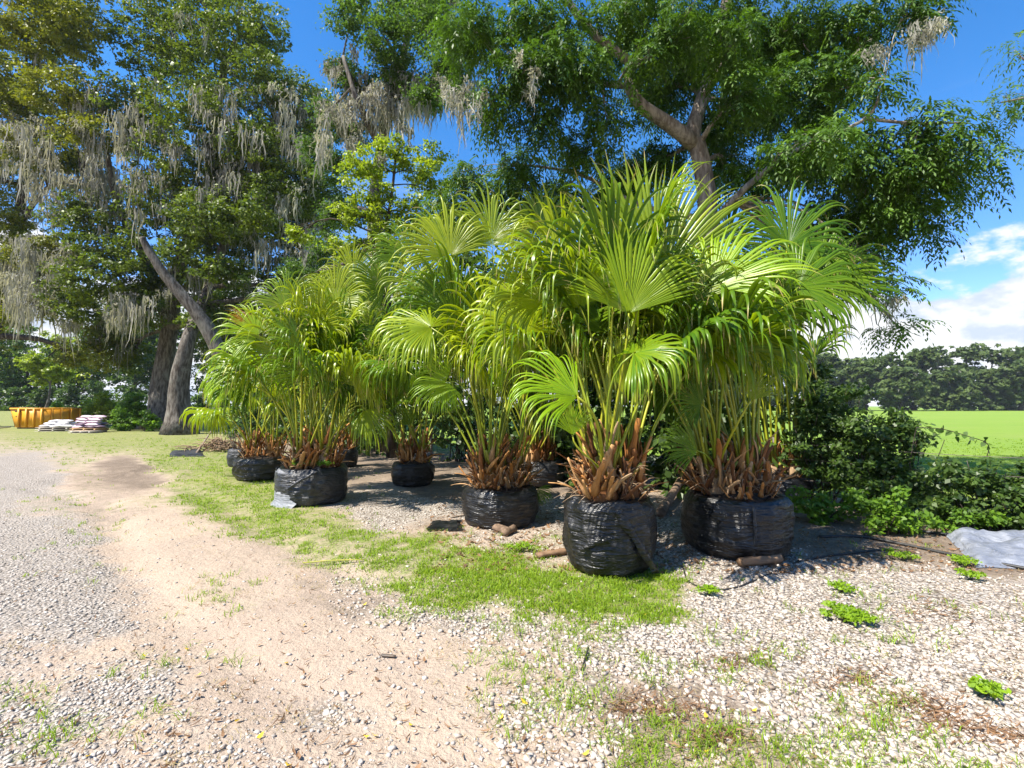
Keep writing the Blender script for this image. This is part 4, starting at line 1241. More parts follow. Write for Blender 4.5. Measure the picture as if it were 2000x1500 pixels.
# oak at the edge with yellowing leaves
bC = gz(P(-40, 830, 37)); bC = gz(np.array([bC[0], 37, 0])); YC = 37.0
tree('live_oak', 'live oak with yellowing leaves and long moss behind the orange skip', 'tree',
     [([bC, P(-30, 700, YC), P(10, 560, YC - 1), P(40, 400, YC - 2), P(70, 200, YC - 3)], 0.7, 0.2),
      ([P(10, 560, YC - 1), P(90, 500, YC - 4), P(190, 482, YC - 6)], 0.22, 0.08),
      ([P(30, 450, YC - 1), P(90, 370, YC - 5), P(160, 350, YC - 6)], 0.22, 0.08)],
     B_([(55, 60, 110, -6), (130, 190, 80, -7), (10, 200, 95, -5), (60, 300, 60, -6), (-110, 130, 150, -4), (20, 440, 55, -3), (25, 560, 50, -2), (130, 55, 80, -7), (-60, 330, 110, -3), (90, -70, 110, -6), (170, 270, 55, -8), (95, 545, 45, -3), (60, 500, 50, -4), (-60, 520, 90, -2), (150, 610, 55, -5), (200, 690, 45, -4), (120, 500, 50, -6), (30, 610, 40, -4), (140, 690, 40, -3), (-40, 640, 70, 0)], YC),
     'oak_leaf_y', 'dark_bark', 303, 'clump', 0.22, 0.115, 0.8, 1.15, 52, None, 50, 1.7,
     moss_pts([(0, 110, 230, 330, 1.0), (60, 230, 330, 420, 0.9), (0, 140, 460, 560, 0.8), (20, 120, 560, 620, 0.4)], 70, YC - 6, rt), 0.034, 0.28)
# tree with heavy moss above the middle of the palm row
bT3 = gz(np.array([-4.6, 17.6, 0])); Y3 = 17.6
tree('mossy_oak', 'oak draped with the thickest pale moss, standing between the old oaks and the spreading pecan', 'tree',
     [([bT3, P(742, 600, Y3), P(730, 420, Y3), P(745, 290, Y3), P(765, 190, Y3), P(800, 60, Y3)], 0.34, 0.12),
      ([P(745, 290, Y3), P(700, 200, Y3 - 1), P(670, 110, Y3 - 1)], 0.16, 0.06),
      ([P(765, 190, Y3), P(820, 190, Y3 - 1), P(850, 150, Y3 - 1.5)], 0.15, 0.06)],
     B_([(690, 40, 55, -1), (755, 80, 65, -1.5), (835, 45, 75, -1.5), (665, 140, 35, 0), (700, 170, 45, 0), (870, 130, 55, -2), (790, 0, 80), (690, -60, 70), (850, -60, 90), (780, 150, 45, -1), (690, 260, 45, 0.5), (650, 330, 40, 1.5), (660, 420, 45, 2), (830, 190, 40, -2), (905, 60, 60, -2), (900, 190, 35, -2.5), (640, 220, 40, 0.5), (620, 290, 40, 2), (600, 540, 50, 3), (640, 490, 45, 3)], Y3),
     'mid_leaf', 'oak_bark', 304, 'clump', 0.13, 0.06, 0.5, 1.4, 56, None, 24, 0.95,
     moss_pts([(690, 800, 130, 255, 1.0), (790, 860, 150, 200, 0.5), (760, 940, 110, 200, 0.5), (620, 700, 120, 300, 0.5)], 70, Y3 - 0.6, rt, 0.9), 0.022, 0.13)
# lime green young tree
bT4 = gz(np.array([-3.7, 15.2, 0])); Y4 = 15.2
tree('young_maple', 'slender lime green young tree catching the sun behind the palms', 'tree',
     [([bT4, P(760, 620, Y4), P(752, 480, Y4), P(765, 380, Y4), P(775, 290, Y4)], 0.11, 0.03)],
     B_([(705, 335, 48), (770, 305, 48), (820, 345, 42, 0.6), (735, 400, 52), (810, 420, 50, 0.3), (690, 420, 42), (760, 470, 55), (680, 490, 40), (575, 460, 28, 0.8), (640, 560, 36, 0.8), (850, 310, 30, 1), (720, 560, 50), (860, 380, 38, 1)], Y4),
     'bright_leaf', 'dark_bark', 305, 'clump', 0.11, 0.065, 0.36, 0.95, 44, None, 8, 0.7, None, 0.02, 0.12, droop=0.5)
# spreading pecan over the palms
bT5 = gz(np.array([3.95, 10.4, 0])); Y5 = 10.4
tree('pecan_tree', 'spreading pecan with a curved pale trunk, its feathery limbs overhanging the palms', 'tree',
     [([bT5, P(1376, 620, Y5), P(1384, 440, Y5), P(1368, 300, Y5), P(1352, 262, Y5), P(1385, 150, Y5 + 0.3), P(1420, 0, Y5 + 0.4), P(1430, -160, Y5 + 0.4)], 0.27, 0.10),
      ([P(1362, 285, Y5), P(1300, 238, Y5 - 0.2), P(1250, 205, Y5 - 0.3), P(1228, 160, Y5 - 0.4), P(1232, 125, Y5 - 0.4), P(1175, 80, Y5 - 0.5), P(1120, 20, Y5 - 0.5), P(1080, -60, Y5 - 0.5)], 0.17, 0.06),
      ([P(1232, 130, Y5 - 0.4), P(1250, 90, Y5 - 0.4), P(1225, 40, Y5 - 0.4), P(1230, -40, Y5 - 0.4)], 0.09, 0.04),
      ([P(1232, 168, Y5 - 0.4), P(1180, 165, Y5 - 0.7), P(1130, 150, Y5 - 0.9), P(1060, 130, Y5 - 1.1), P(980, 120, Y5 - 1.2)], 0.07, 0.025),
      ([P(1384, 440, Y5), P(1475, 350, Y5 - 0.8), P(1560, 290, Y5 - 1.2), P(1690, 232, Y5 - 1.6), P(1728, 155, Y5 - 1.7)], 0.08, 0.018),
      ([P(1690, 232, Y5 - 1.6), P(1780, 240, Y5 - 1.8), P(1880, 240, Y5 - 2.0)], 0.035, 0.015),
      ([P(1384, 430, Y5), P(1250, 400, Y5 + 0.3), P(1130, 340, Y5 + 0.4), P(1010, 320, Y5 + 0.3)], 0.08, 0.02)],
     B_([(930, 60, 70, -1), (1010, 140, 70, -1.2), (960, 215, 45, -1.2), (1060, 50, 80, -0.8), (1135, 150, 70, -0.9), (1060, 240, 52, -0.8), (1140, 290, 55, 0), (1010, 330, 55, 0.4), (1230, 50, 90, -0.4), (1340, 90, 90, 0.5), (1450, 80, 95, 0.5), (1560, 70, 90, 0), (1670, 60, 80, -0.5), (1480, 200, 85, 0), (1590, 190, 75, -0.6), (1400, 245, 60, 0.8), (1590, 320, 68, -0.8), (1480, 340, 62, 0), (1680, 300, 66, -1.4), (1780, 300, 62, -1.7), (1865, 285, 46, -1.9), (1745, 385, 66, -1.2), (1845, 365, 50, -1.6), (1800, 440, 44, -1.3), (1680, 415, 58, -0.8), (1615, 420, 58, -0.2), (1690, 505, 38, -0.9), (1735, 570, 22, -1.2), (1650, 540, 34, -0.6), (1755, 640, 16, -1.2), (1790, 10, 50, -1), (1000, -120, 120), (1250, -150, 150), (1500, -150, 150), (1740, -120, 110), (1100, 390, 55, 1), (1240, 330, 60, 1), (1300, 170, 70, 0.8), (1560, 480, 55, 0.6), (1920, 305, 22, -2), (1660, 160, 50, -1), (1830, 330, 45, -1), (1770, 350, 50, -0.6), (1700, 360, 50, 0), (1640, 480, 45, 0), (1700, 460, 40, 0), (1620, 530, 45, 0.5), (1600, 260, 55, 0.5), (1425, 90, 62, -1.3), (1445, 190, 55, -1.0), (1330, 60, 60, -1.4), (1600, 275, 48, -2.2), (1530, 300, 40, -1.8), (1185, 235, 48, -0.8), (1290, 320, 50, 0.8), (1420, 320, 45, 0.8), (1090, 120, 60, -1.4), (1270, 110, 40, -1.2), (1715, 165, 34, -1.7), (1780, 235, 34, -1.8), (1850, 235, 28, -2), (900, 340, 40, 1), (960, 390, 55, 1.2), (1040, 400, 55, 1), (880, 420, 50, 1.5), (1180, 380, 55, 1)], Y5),
     'pecan_leaf', 'pale_bark', 306, 'spray', 0.110, 0.036, 0.42, 1.1, 14, None, 0, 0.55,
     moss_pts([(1760, 1850, 40, 75, 0.5), (1690, 1730, 90, 110, 0.2), (860, 960, 150, 230, 0.6), (1650, 1760, 560, 610, 0.15), (1000, 1060, 100, 200, 0.25)], 24, Y5 - 1.6, rt, 0.6), 0.010, 0.07, branches=True, flat=0.75, sub=7, bsize=0.9)
# neighbour of the pecan: only the ends of its boughs reach into view
bT6 = gz(np.array([14.2, 10.5, 0])); Y6 = 10.5
tree('pecan_tree', 'second pecan whose thin leafy bough ends reach in above the pasture', 'tree',
     [([bT6, P(2330, 560, Y6), P(2310, 300, Y6), P(2330, 60, Y6)], 0.24, 0.1),
      ([P(2310, 300, Y6), P(2160, 220, Y6 - 0.8), P(2040, 190, Y6 - 1.2), P(1955, 200, Y6 - 1.4)], 0.09, 0.014)],
     B_([(1985, 100, 20, -1), (1960, 190, 18, -1.3), (2010, 190, 40, -1.2), (2100, 150, 90, -0.8), (2250, 100, 150), (2350, 250, 150), (2200, 300, 90, -0.5), (2300, -60, 170)], Y6),
     'pecan_leaf', 'pale_bark', 307, 'spray', 0.105, 0.030, 0.42, 0.5, 8, None, 0, 0.5, None, 0.01, 0.07)

# ------------------------------------------------------------------ overgrown fence line and shrubs
def shrub(name, label, cat, base, blobs, leafm, seed, L=0.08, W=0.045, cl=0.22, dens=1.0, per=40, group=None, stems=5, droop=0.3):
    rng = np.random.default_rng(seed)
    base = np.asarray(base, float)
    root = thing(name, base, label, cat, group)
    mb = MB()
    for bc, br in blobs:
        for q in range(stems):
            p0 = np.array([rng.normal(0, 0.12), rng.normal(0, 0.08), 0.0]) + np.array([bc[0] - base[0], bc[1] - base[1], 0]) * 0.45
            e = np.asarray(bc) - base + rng.normal(0, 0.45, 3) * br
            e[2] = max(e[2], 0.08)
            limb(mb, [p0 * [min(1, br * 4), min(1, br * 4), 1], (p0 * min(1, br * 4) + e) / 2 + rng.normal(0, 0.12, 3) * min(br, 0.6), e], min(0.016, br * 0.05), min(0.004, br * 0.02), 5, rng, 6)
    obj('stem', mb.mesh('stem', True), M['dark_bark'], root)
    VV, TT = [], []
    for bc, br in blobs:
        n = max(3, int(dens * 8 * (br / cl) ** 2))
        cc = blob_clumps(bc, br, n, rng, 0.9, 0.5)
        cc[:, 2] = np.maximum(cc[:, 2], base[2] + 0.06)
        V, t = clump_leaves(cc, cl * rng.uniform(0.6, 1.2, n), per, rng, L, W, droop)
        VV.append(V); TT.append(t)
    V = np.concatenate(VV) - base
    V[:, 2] = np.maximum(V[:, 2], 0.012)
    t = np.concatenate(TT)
    obj('foliage', mesh('foliage', V, [np.arange(len(V)).reshape(-1, 4)], False, {'tint': t}), M[leafm], root)
    return root


def WB(lst):
    return [(np.array(q[:3], float), q[3]) for q in lst]


def gp(x, y): return gz(np.array([x, y, 0]))


# right of the palms: vine-smothered fence, falling towards the near end
shrub('fence_shrub', 'tallest dark shrub on the fence beside the shaded palm', 'shrub', gp(5.0, 8.2), B_([(1585, 800, 62), (1640, 830, 52, -0.2), (1600, 900, 75, -0.2), (1570, 740, 38, 0.4), (1660, 770, 26, 0)], 8.2), 'shrub_leaf', 401, 0.085, 0.052, 0.2, 1.1, 38)
shrub('fence_shrub', 'dark vine tangle with gaps showing the pasture through it', 'shrub', gp(5.45, 7.35), B_([(1690, 850, 48), (1745, 840, 42), (1790, 862, 36, -0.2), (1700, 920, 62), (1770, 930, 60, -0.2), (1725, 980, 55, -0.3)], 7.4), 'shrub_leaf', 402, 0.08, 0.05, 0.18, 0.95, 34)
shrub('fence_shrub', 'low dark tangle at the thin end of the overgrown fence', 'shrub', gp(6.3, 6.5), B_([(1860, 930, 44), (1920, 945, 42), (1985, 950, 48, -0.1), (1850, 985, 52), (1930, 1000, 52), (2010, 1000, 60, -0.2), (2080, 960, 60, -0.3)], 6.5), 'shrub_leaf', 403, 0.075, 0.047, 0.17, 1.0, 34)
lw = 'low weeds at the foot of the overgrown fence'
shrub('leafy_weed', 'broad patch of fresh green weeds between the root ball and the fence shrub', 'weed', gp(4.35, 6.9), B_([(1575, 985, 34), (1620, 995, 36), (1665, 985, 34), (1600, 1020, 26)], 6.75), 'weed_leaf', 404, 0.07, 0.042, 0.13, 0.75, 22, lw, 3)
shrub('leafy_weed', 'leafy green weed clump standing out before the vine tangle', 'weed', gp(4.85, 6.2), B_([(1735, 1000, 34), (1775, 1012, 34), (1720, 1030, 22), (1760, 970, 18)], 6.15), 'weed_leaf', 405, 0.07, 0.042, 0.12, 0.8, 22, lw, 3)
shrub('leafy_weed', 'sparse weeds against the low end of the fence near the plastic sheet', 'weed', gp(5.9, 6.15), B_([(1880, 1010, 26), (1940, 1020, 24), (1840, 1030, 18)], 6.15), 'weed_leaf', 406, 0.06, 0.035, 0.11, 0.7, 20, lw, 3)
# trailing vine with heart-shaped leaves reaching out over the fence wire
vb = gp(6.05, 7.0)
vine = thing('vine', vb, 'vine shoot with heart-shaped leaves arching out along the fence wire', 'vine')
vp = curve([P(1790, 835, 7.0), P(1840, 838, 7.0), P(1890, 852, 6.95), P(1930, 868, 6.9), P(1925, 900, 6.9)], 16)
vp0 = curve([vb + [0, 0, 0.0], P(1780, 930, 7.0), P(1785, 860, 7.0), P(1790, 835, 7.0)], 8)
mb = MB(); mb.tube(np.concatenate([vp0, vp[1:]]) - vb, 0.006, 5)
obj('stem', mb.mesh('stem', True), M['dark_bark'], vine)
rv = np.random.default_rng(4)
hv = np.array([[0, 0, 0], [-0.5, 0.15, 0.05], [-0.42, 0.6, 0.0], [0, 1.2, -0.1], [0.42, 0.6, 0.0], [0.5, 0.15, 0.05], [0, 0.45, -0.06]])
heart = mesh('leaf', hv, [np.array([[0, 6, 1], [1, 6, 2], [2, 6, 3], [3, 6, 4], [4, 6, 5], [5, 6, 0]])], True, {'tint': np.full(6, 0.4)})
heart.materials.append(M['mid_leaf'])
for p_ in np.concatenate([vp, vp[4:14] + rv.normal(0, 0.03, (10, 3)), vp0[3:]]):
    o = obj('leaf', heart, None, vine); o.location = tuple(p_ - vb); k = rv.uniform(0.05, 0.085); o.scale = (k, k, k)
    o.rotation_euler = (-1.2 + rv.normal(0, 0.5), rv.normal(0, 0.5), rv.uniform(0, 6.28))
# thicket behind the palms, following the fence line back to the oaks
line = 'dark thicket along the fence line behind the palms'
for q, (x_, hgt) in enumerate([(3.4, 2.6), (2.0, 3.4), (0.4, 5.4), (-1.4, 6.4), (-3.2, 6.0), (-5.4, 5.4), (-7.8, 5.0), (-10.2, 4.0), (-12.8, 3.2)]):
    y_ = 13.0 - x_
    rr = 1.15 + 0.04 * y_
    bl = [(x_ + rt.normal(0, 0.5), y_ + rt.normal(0, 0.4), hgt * f_, rr * s_) for f_, s_ in ((0.12, 0.75), (0.25, 0.9), (0.42, 0.9), (0.62, 0.85), (0.8, 0.7), (0.9, 0.5))]
    shrub('fence_thicket', 'dark thicket on the fence line ' + ['behind the spiky shaded palm', 'right at the foot of the spreading pecan', 'behind the palm with the largest fans', 'behind the palm chocked by logs', 'behind the young shaded palm', 'behind the palm with the orange frond', 'behind the lime palm', 'near the brush pile', 'beside the old oak trunks'][q], 'shrub', gp(x_, y_), WB(bl), 'shrub_leaf', 420 + q, 0.21, 0.13, 0.5, 0.66, 20, line, 3)

# wire fence
fz = lambda x_: 12.75 - x_
fence = thing('wire_fence', gp(6.2, fz(6.2)), 'sagging rusty wire fence smothered in vines beside the pasture', 'fence')
fb = np.array(fence.location)
for x_ in (9.0, 6.75, 4.4, 1.2, -2.5, -6.5):
    p_ = gp(x_, fz(x_))
    V, F = tube(np.array([p_ - fb + [0, 0, -0.2], p_ - fb + [0.01, 0, 0.6], p_ - fb + [0.02, 0.01, 1.12]]), [0.045, 0.042, 0.04], 8, True, 1, 0.15, rt)
    obj('post', mesh('post', V, F, True), M['post'], fence)
for hh in (0.45, 0.78, 1.02):
    pts = []
    for x_ in np.linspace(9.0, -6.5, 60):
        pts.append(np.array([x_, fz(x_) - 0.05, hh - 0.04 * abs(math.sin(x_ * 1.3))]) - fb * [1, 1, 0])
    V, F = tube(np.array(pts), 0.0035, 4)
    obj('wire', mesh('wire', V, F), M['wire'], fence)

# bright weed clumps on the gravel and around the balls
for q, (u, v, r, lab) in enumerate([(1652, 1215, 40, 'round mound of bright lime weed alone on the white gravel'), (1018, 1077, 22, 'small dark green weed between the logs and the squarish root ball'), (1385, 1160, 16, 'little green weed at the edge of the shaded gravel'), (1760, 1095, 26, 'leafy weed on the litter before the weed clump by the fence'), (1880, 1105, 26, 'flat green weed beside the crumpled plastic sheet'), (1640, 1155, 22, 'thin strip of green weed where the frond shadows end'), (1895, 1135, 15, 'small bright weed tuft on gravel before the plastic sheet'), (1925, 1360, 20, 'broad-leaved weed on the gravel beside brown debris'), (650, 905, 16, 'weeds growing from the top of the grey root ball'), (1375, 1035, 18, 'weeds sheltering between the two black root balls')]):
    g = G(u, v)
    if 'grey root ball' in lab:
        g = np.array([b[0] + 0.1, b[1] - R * 0.62, b[2] + h + 0.03]); r_ = 0.15
        bl = [(g[0] + dx, g[1], g[2] + 0.04, 0.09) for dx in (-0.25, -0.1, 0.15, 0.28)]
        shrub('leafy_weed', lab, 'weed', g, WB(bl), 'weed_leaf', 500 + q, 0.06, 0.03, 0.07, 0.5, 12, None, 2)
        continue
    g = gz(g) + [0, 0, 0.045]; r_ = r * g[1] / F_PX
    bl = [(g[0] + r_ * dx * rt.uniform(0.6, 1.6), g[1] + r_ * dy * rt.uniform(0.6, 1.8), g[2] + r_ * 0.10, r_ * rt.uniform(0.2, 0.5)) for dx, dy in ((0, 0), (-0.7, 0.1), (0.65, 0.15), (0.1, 0.7), (-0.2, -0.6), (0.5, -0.4))]
    root_w = shrub('leafy_weed', lab, 'weed', g, WB(bl), 'lime_weed', 500 + q, 0.034, 0.018, 0.05, 0.42 if q else 0.8, 13 if q else 18, None, 2)

# ------------------------------------------------------------------ background trees
def back_tree(u, base_y, Y, top_v, wpx, label, seed, leafm='mid_leaf', cat='tree', name='woodland_tree', group=None, L=0.4, W=0.22, n=9, per=34, dens=0.9, bark='dark_bark', lowf=0.30, mossy=0):
    rng = np.random.default_rng(seed)
    x_ = (u - 1000) / F_PX * Y
    b_ = gz(np.array([x_, Y, 0]))
    top = P(u, top_v, Y)[2]; hh = top - b_[2]; wr = wpx * Y / F_PX
    blobs = []
    for q in range(n):
        a = rng.uniform(0, 6.28); f_ = rng.uniform(lowf, 0.86); rad = wr * (1.05 - 0.75 * abs(f_ - 0.55)) * 0.7
        blobs.append((np.array([b_[0] + rad * math.cos(a), b_[1] + rad * 0.8 * math.sin(a), b_[2] + hh * f_]), wr * rng.uniform(0.38, 0.55)))
    blobs.append((np.array([b_[0], b_[1], b_[2] + hh * 0.84]), wr * 0.42))
    tr = [([b_, b_ + [0.2 * wr * rng.normal(), 0, hh * 0.3], b_ + [0.2 * wr * rng.normal(), 0, hh * 0.75]], hh * 0.028, hh * 0.008)]
    return tree(name, label, cat, tr, blobs, leafm, bark, seed, 'clump', L, W, wr * 0.18, dens * 0.55, per, group, mossy, hh * 0.10, None, 0.09, wr * 0.05, sub=3, branches=False)


wd = 'woodland edge beyond the lawn'
for q, (u, top, w, Y, lm, lab) in enumerate([
        (15, 625, 95, 84, 'mid_leaf', 'round woodland tree at the far edge of the lawn left of the orange skip'),
        (-70, 600, 80, 86, 'shrub_leaf', 'dark woodland tree at the outer end of the far wood'),
        (105, 650, 85, 88, 'bright_leaf', 'sunny yellow-green woodland tree rising above the wood behind the skip'),
        (175, 625, 95, 92, 'mid_leaf', 'tall dull green woodland tree behind the pallets'),
        (250, 600, 95, 86, 'shrub_leaf', 'dark woodland tree right behind the old oak trunks'),
        (340, 600, 95, 90, 'shrub_leaf', 'dark woodland tree glimpsed past the leaning limb'),
        (430, 590, 95, 90, 'shrub_leaf', 'dark woodland tree behind the lime palm'),
        (520, 590, 95, 92, 'mid_leaf', 'woodland tree behind the palm with the orange frond')]):
    back_tree(u, 0, Y, top, w, lab, 600 + q, lm, 'tree', 'woodland_tree', wd, 0.6, 0.34, 10, 24, 0.9, lowf=0.16)
back_tree(86, 0, 58, 690, 42, 'small fresh green tree with a slim trunk in front of the wood', 620, 'bright_leaf', 'tree', 'small_tree', None, 0.28, 0.16, 9, 34, 0.9, 'oak_bark', 0.5)
us = 'dark undergrowth below the far wood'
for q, u in enumerate((-60, -15, 35, 80, 130, 190, 250, 320, 400)):
    Y = 80 - 4 * (q % 3)
    c_ = P(u, 780, Y); w_ = 34 * Y / F_PX
    shrub('undergrowth', 'dark bushy undergrowth below the far wood', 'shrub', gp(c_[0], Y), [(np.array([c_[0] + rt.normal(0, 0.6), Y, 1.0 + 1.5 * k]), w_ * (0.75 - 0.15 * k)) for k in range(3)], 'shrub_leaf', 640 + q, 0.42, 0.24, 0.8, 0.7, 34, us, 3)
for q, (u, v, r, Y, lm, lab) in enumerate([(262, 795, 34, 33.5, 'weed_leaf', 'tall sunny bush at the foot of the old oaks'), (205, 790, 30, 37, 'bright_leaf', 'lime bush rising behind the stacked bags'), (240, 822, 24, 31, 'weed_leaf', 'low leafy bush beside the pallets'), (290, 820, 20, 30.5, 'weed_leaf', 'small bush against the grey oak trunk'), (170, 795, 16, 39, 'bright_leaf', 'lime sapling just behind the skip'), (112, 792, 8, 41, 'weed_leaf', 'little green seedling behind the skip')]):
    c_ = P(u, v, Y); r_ = r * Y / F_PX
    shrub('bush', lab, 'shrub', gp(c_[0], Y), [(np.array([c_[0] + dx * r_, Y, max(c_[2] + dz * r_, 0.3)]), r_ * s_) for dx, dz, s_ in ((0, 0, 0.7), (-0.6, -0.3, 0.55), (0.6, -0.3, 0.55), (0, 0.5, 0.45), (0.2, -0.7, 0.6))], lm, 660 + q, 0.16, 0.10, 0.3, 0.8, 34, None, 3)

# tree line at the end of the pasture
far = 'oak line at the end of the pasture'
fl = ['grey-green oak at the far end of the pasture']
for q, (u, top, w) in enumerate([(1530, 700, 48), (1590, 686, 46), (1640, 698, 40), (1690, 692, 42), (1735, 684, 40), (1785, 690, 42), (1835, 674, 48), (1885, 664, 52), (1940, 678, 44), (1990, 672, 50), (2050, 676, 54), (1660, 715, 36), (1760, 712, 38), (1860, 712, 38), (1950, 716, 38), (1450, 700, 50), (1370, 690, 50), (1280, 690, 50), (1190, 690, 50)]):
    back_tree(u, 0, 150 + (q % 3) * 6 - (10 if 11 <= q < 15 else 0), top, w, 'hazy grey-green oak in the tree line across the pasture', 700 + q, 'far_leaf', 'tree', 'field_oak', far, 1.3, 0.8, 14, 15, 0.75, 'dark_bark', 0.03, 6)

# ------------------------------------------------------------------ skip, pallets and bags
def plate(mb, pts, thick_dir, t):
    pts = np.asarray(pts, float); n = len(pts); off = np.asarray(thick_dir, float) * t
    V = np.concatenate([pts, pts + off])
    mb.add(V, [np.array([[0, 1, 2, 3], [7, 6, 5, 4]])] + [np.array([[i, i + 4, (i + 1) % 4 + 4, (i + 1) % 4]]) for i in range(4)])


sk = gz(G(80, 838)); sk = np.array([sk[0] * (1 + 1.3 / sk[1]), sk[1] + 1.3, sk[2] + 0.05])
skip = thing('skip_container', sk, 'open orange steel skip container with ribbed side on the lawn', 'skip', None, math.radians(-7))
W2, D2, H2 = 1.32, 0.95, 1.36
body = MB()
t_ = 0.05
bot = [(-W2 + 0.4, -D2), (W2, -D2), (W2, D2 * 1.7), (-W2 + 0.4, D2 * 1.7)]
top = [(-W2, -D2), (W2, -D2), (W2, D2 * 1.7), (-W2, D2 * 1.7)]
for i in range(4):
    j = (i + 1) % 4
    nrm = norm(np.array([(top[i][1] - top[j][1]), (top[j][0] - top[i][0]), 0]))
    plate(body, [(*bot[i], 0.12), (*bot[j], 0.12), (*top[j], H2), (*top[i], H2)], nrm, t_)
plate(body, [(*bot[0], 0.10), (*bot[1], 0.10), (*bot[2], 0.10), (*bot[3], 0.10)], (0, 0, 1), 0.05)
bo = obj('body', body.mesh('body'), M['orange'], skip)
rim = MB()
for i in range(4):
    j = (i + 1) % 4
    rim.tube(np.array([(*top[i], H2 + 0.02), (*top[j], H2 + 0.02)]), 0.07, 6)
obj('rim', rim.mesh('rim'), M['orange'], skip)
for x_ in np.linspace(-W2 + 0.75, W2 - 0.08, 4):
    r_ = MB(); r_.box((x_, -D2 - 0.055, 0.75), (0.11, 0.10, 1.24)); obj('rib', r_.mesh('rib'), M['orange'], skip)
for y_ in np.linspace(-D2 + 0.5, D2 * 1.6, 4):
    r_ = MB(); r_.box((W2 + 0.055, y_, 0.75), (0.10, 0.11, 1.24)); obj('rib', r_.mesh('rib'), M['orange'], skip)
for y_ in (-0.8, 1.4):
    r_ = MB(); r_.box((0.2, y_, 0.05), (2 * W2 - 0.6, 0.16, 0.10)); obj('skid', r_.mesh('skid'), M['steel'], skip)
for (x_, z_, w_, h_) in ((-W2 + 0.62, 1.2, 0.5, 0.06), (-W2 + 0.58, 0.85, 0.28, 0.05)):
    r_ = MB(); r_.box((x_, -D2 - 0.006, z_), (w_, 0.012, h_)); obj('marking', r_.mesh('marking'), M['black_mark'], skip)


def pallet(loc, rz, label, mat, seed, w=1.2, d=1.0):
    root = thing('pallet', loc, label, 'pallet', None, rz)
    for x_ in (-0.45, 0, 0.45):
        r_ = MB(); r_.box((x_ * w / 1.2, 0, 0.055), (0.09, d, 0.085)); obj('bearer', r_.mesh('bearer'), mat, root)
    for k in range(7):
        r_ = MB(); r_.box((0, -d / 2 + 0.06 + k * (d - 0.12) / 6, 0.109), (w, 0.105, 0.022)); obj('deck_board', r_.mesh('deck_board'), mat, root)
    for k in range(3):
        r_ = MB(); r_.box((0, -d / 2 + 0.06 + k * (d - 0.12) / 2, 0.006), (w, 0.1, 0.018)); obj('bottom_board', r_.mesh('bottom_board'), mat, root)
    return root


def bag_mesh(seed, L=0.72, W=0.46, H=0.17):
    rng = np.random.default_rng(seed)
    n, m = 13, 9
    u, v = np.meshgrid(np.linspace(-1, 1, n), np.linspace(-1, 1, m))
    prof = (1 - np.abs(u) ** 3.2) ** 0.5 * (1 - np.abs(v) ** 2.6) ** 0.5
    wr = 0.03 * (fbm(u * 3 + seed, v * 3, seed) - 0.5)
    X = u * L / 2 * (1 - 0.06 * v * v); Y = v * W / 2 * (1 - 0.10 * u * u)
    T = np.stack([X, Y, H / 2 + prof * H / 2 + wr * (prof > 0)], -1).reshape(-1, 3)
    Bm = np.stack([X, Y, H / 2 - prof * H / 2 * 0.9], -1).reshape(-1, 3)
    i = np.arange(n * m).reshape(m, n)
    q = np.stack([i[:-1, :-1].ravel(), i[:-1, 1:].ravel(), i[1:, 1:].ravel(), i[1:, :-1].ravel()], 1)
    return mesh('bag', np.concatenate([T, Bm]), [q, q[:, ::-1] + n * m], True)


zg = lambda p_: float(ground_z(np.array([p_[0]]), np.array([p_[1]]))[0])
pa = G(116, 843); pb = G(178, 846); pa = pa * (1 + 0.6 / pa[1]); pb = pb * (1 + 0.2 / pb[1])
p1 = (pa[0], pa[1], zg(pa)); p1b = (pa[0] + 0.03, pa[1], zg(pa) + 0.125)
p2 = (pb[0] - 0.3, pb[1], zg(pb)); p3 = (pb[0] - 0.85, pb[1] + 0.85, zg(pb)); p3b = (p3[0] + 0.1, p3[1], p3[2] + 0.125)
pallet(p1, 0.15, 'weathered pallet on the grass beneath the other one with white bags', M['pallet'], 1, 2.0, 1.1)
pallet(p1b, 0.12, 'weathered pallet on another one, carrying the white bags', M['pallet'], 2, 2.0, 1.1)
pallet(p2, -0.1, 'empty pale grey pallet on the grass in front of the pink bags', M['pallet'], 3, 1.5, 0.7)
pallet(p3, 0.1, 'pallet on the ground below the new yellow one', M['pallet'], 4, 1.6, 1.1)
pallet(p3b, 0.08, 'new yellow wooden pallet under the pink bags', M['pallet_new'], 5, 1.6, 1.1)
BW = [bag_mesh(31 + k) for k in range(3)]; BP = [bag_mesh(41 + k) for k in range(3)]; BD = [bag_mesh(51 + k) for k in range(2)]
for me in BW: me.materials.append(M['bag_white'])
for me in BP: me.materials.append(M['bag_pink'])
for me in BD: me.materials.append(M['bag_dark'])
rb = np.random.default_rng(8)
for q, (dx, dy, k) in enumerate([(-0.62, -0.25, 0), (0.1, -0.28, 0), (0.68, -0.25, 0), (-0.6, 0.25, 0), (0.12, 0.26, 0), (0.66, 0.25, 0), (-0.45, -0.1, 1), (0.25, -0.12, 1), (-0.4, 0.28, 1), (0.3, 0.28, 1), (-0.3, 0.05, 2), (0.25, 0.1, 2)]):
    o = obj('bag', BW[q % 3], None, None, (p1b[0] + dx, p1b[1] + dy, p1b[2] + 0.118 + 0.15 * k), (0.03 * rb.normal(), 0.04 * rb.normal(), rb.normal(0, 0.15)))
    tag(o, 'dusty white bag in the low heap on the weathered pallets', 'bag', 'white bags on the weathered pallets')
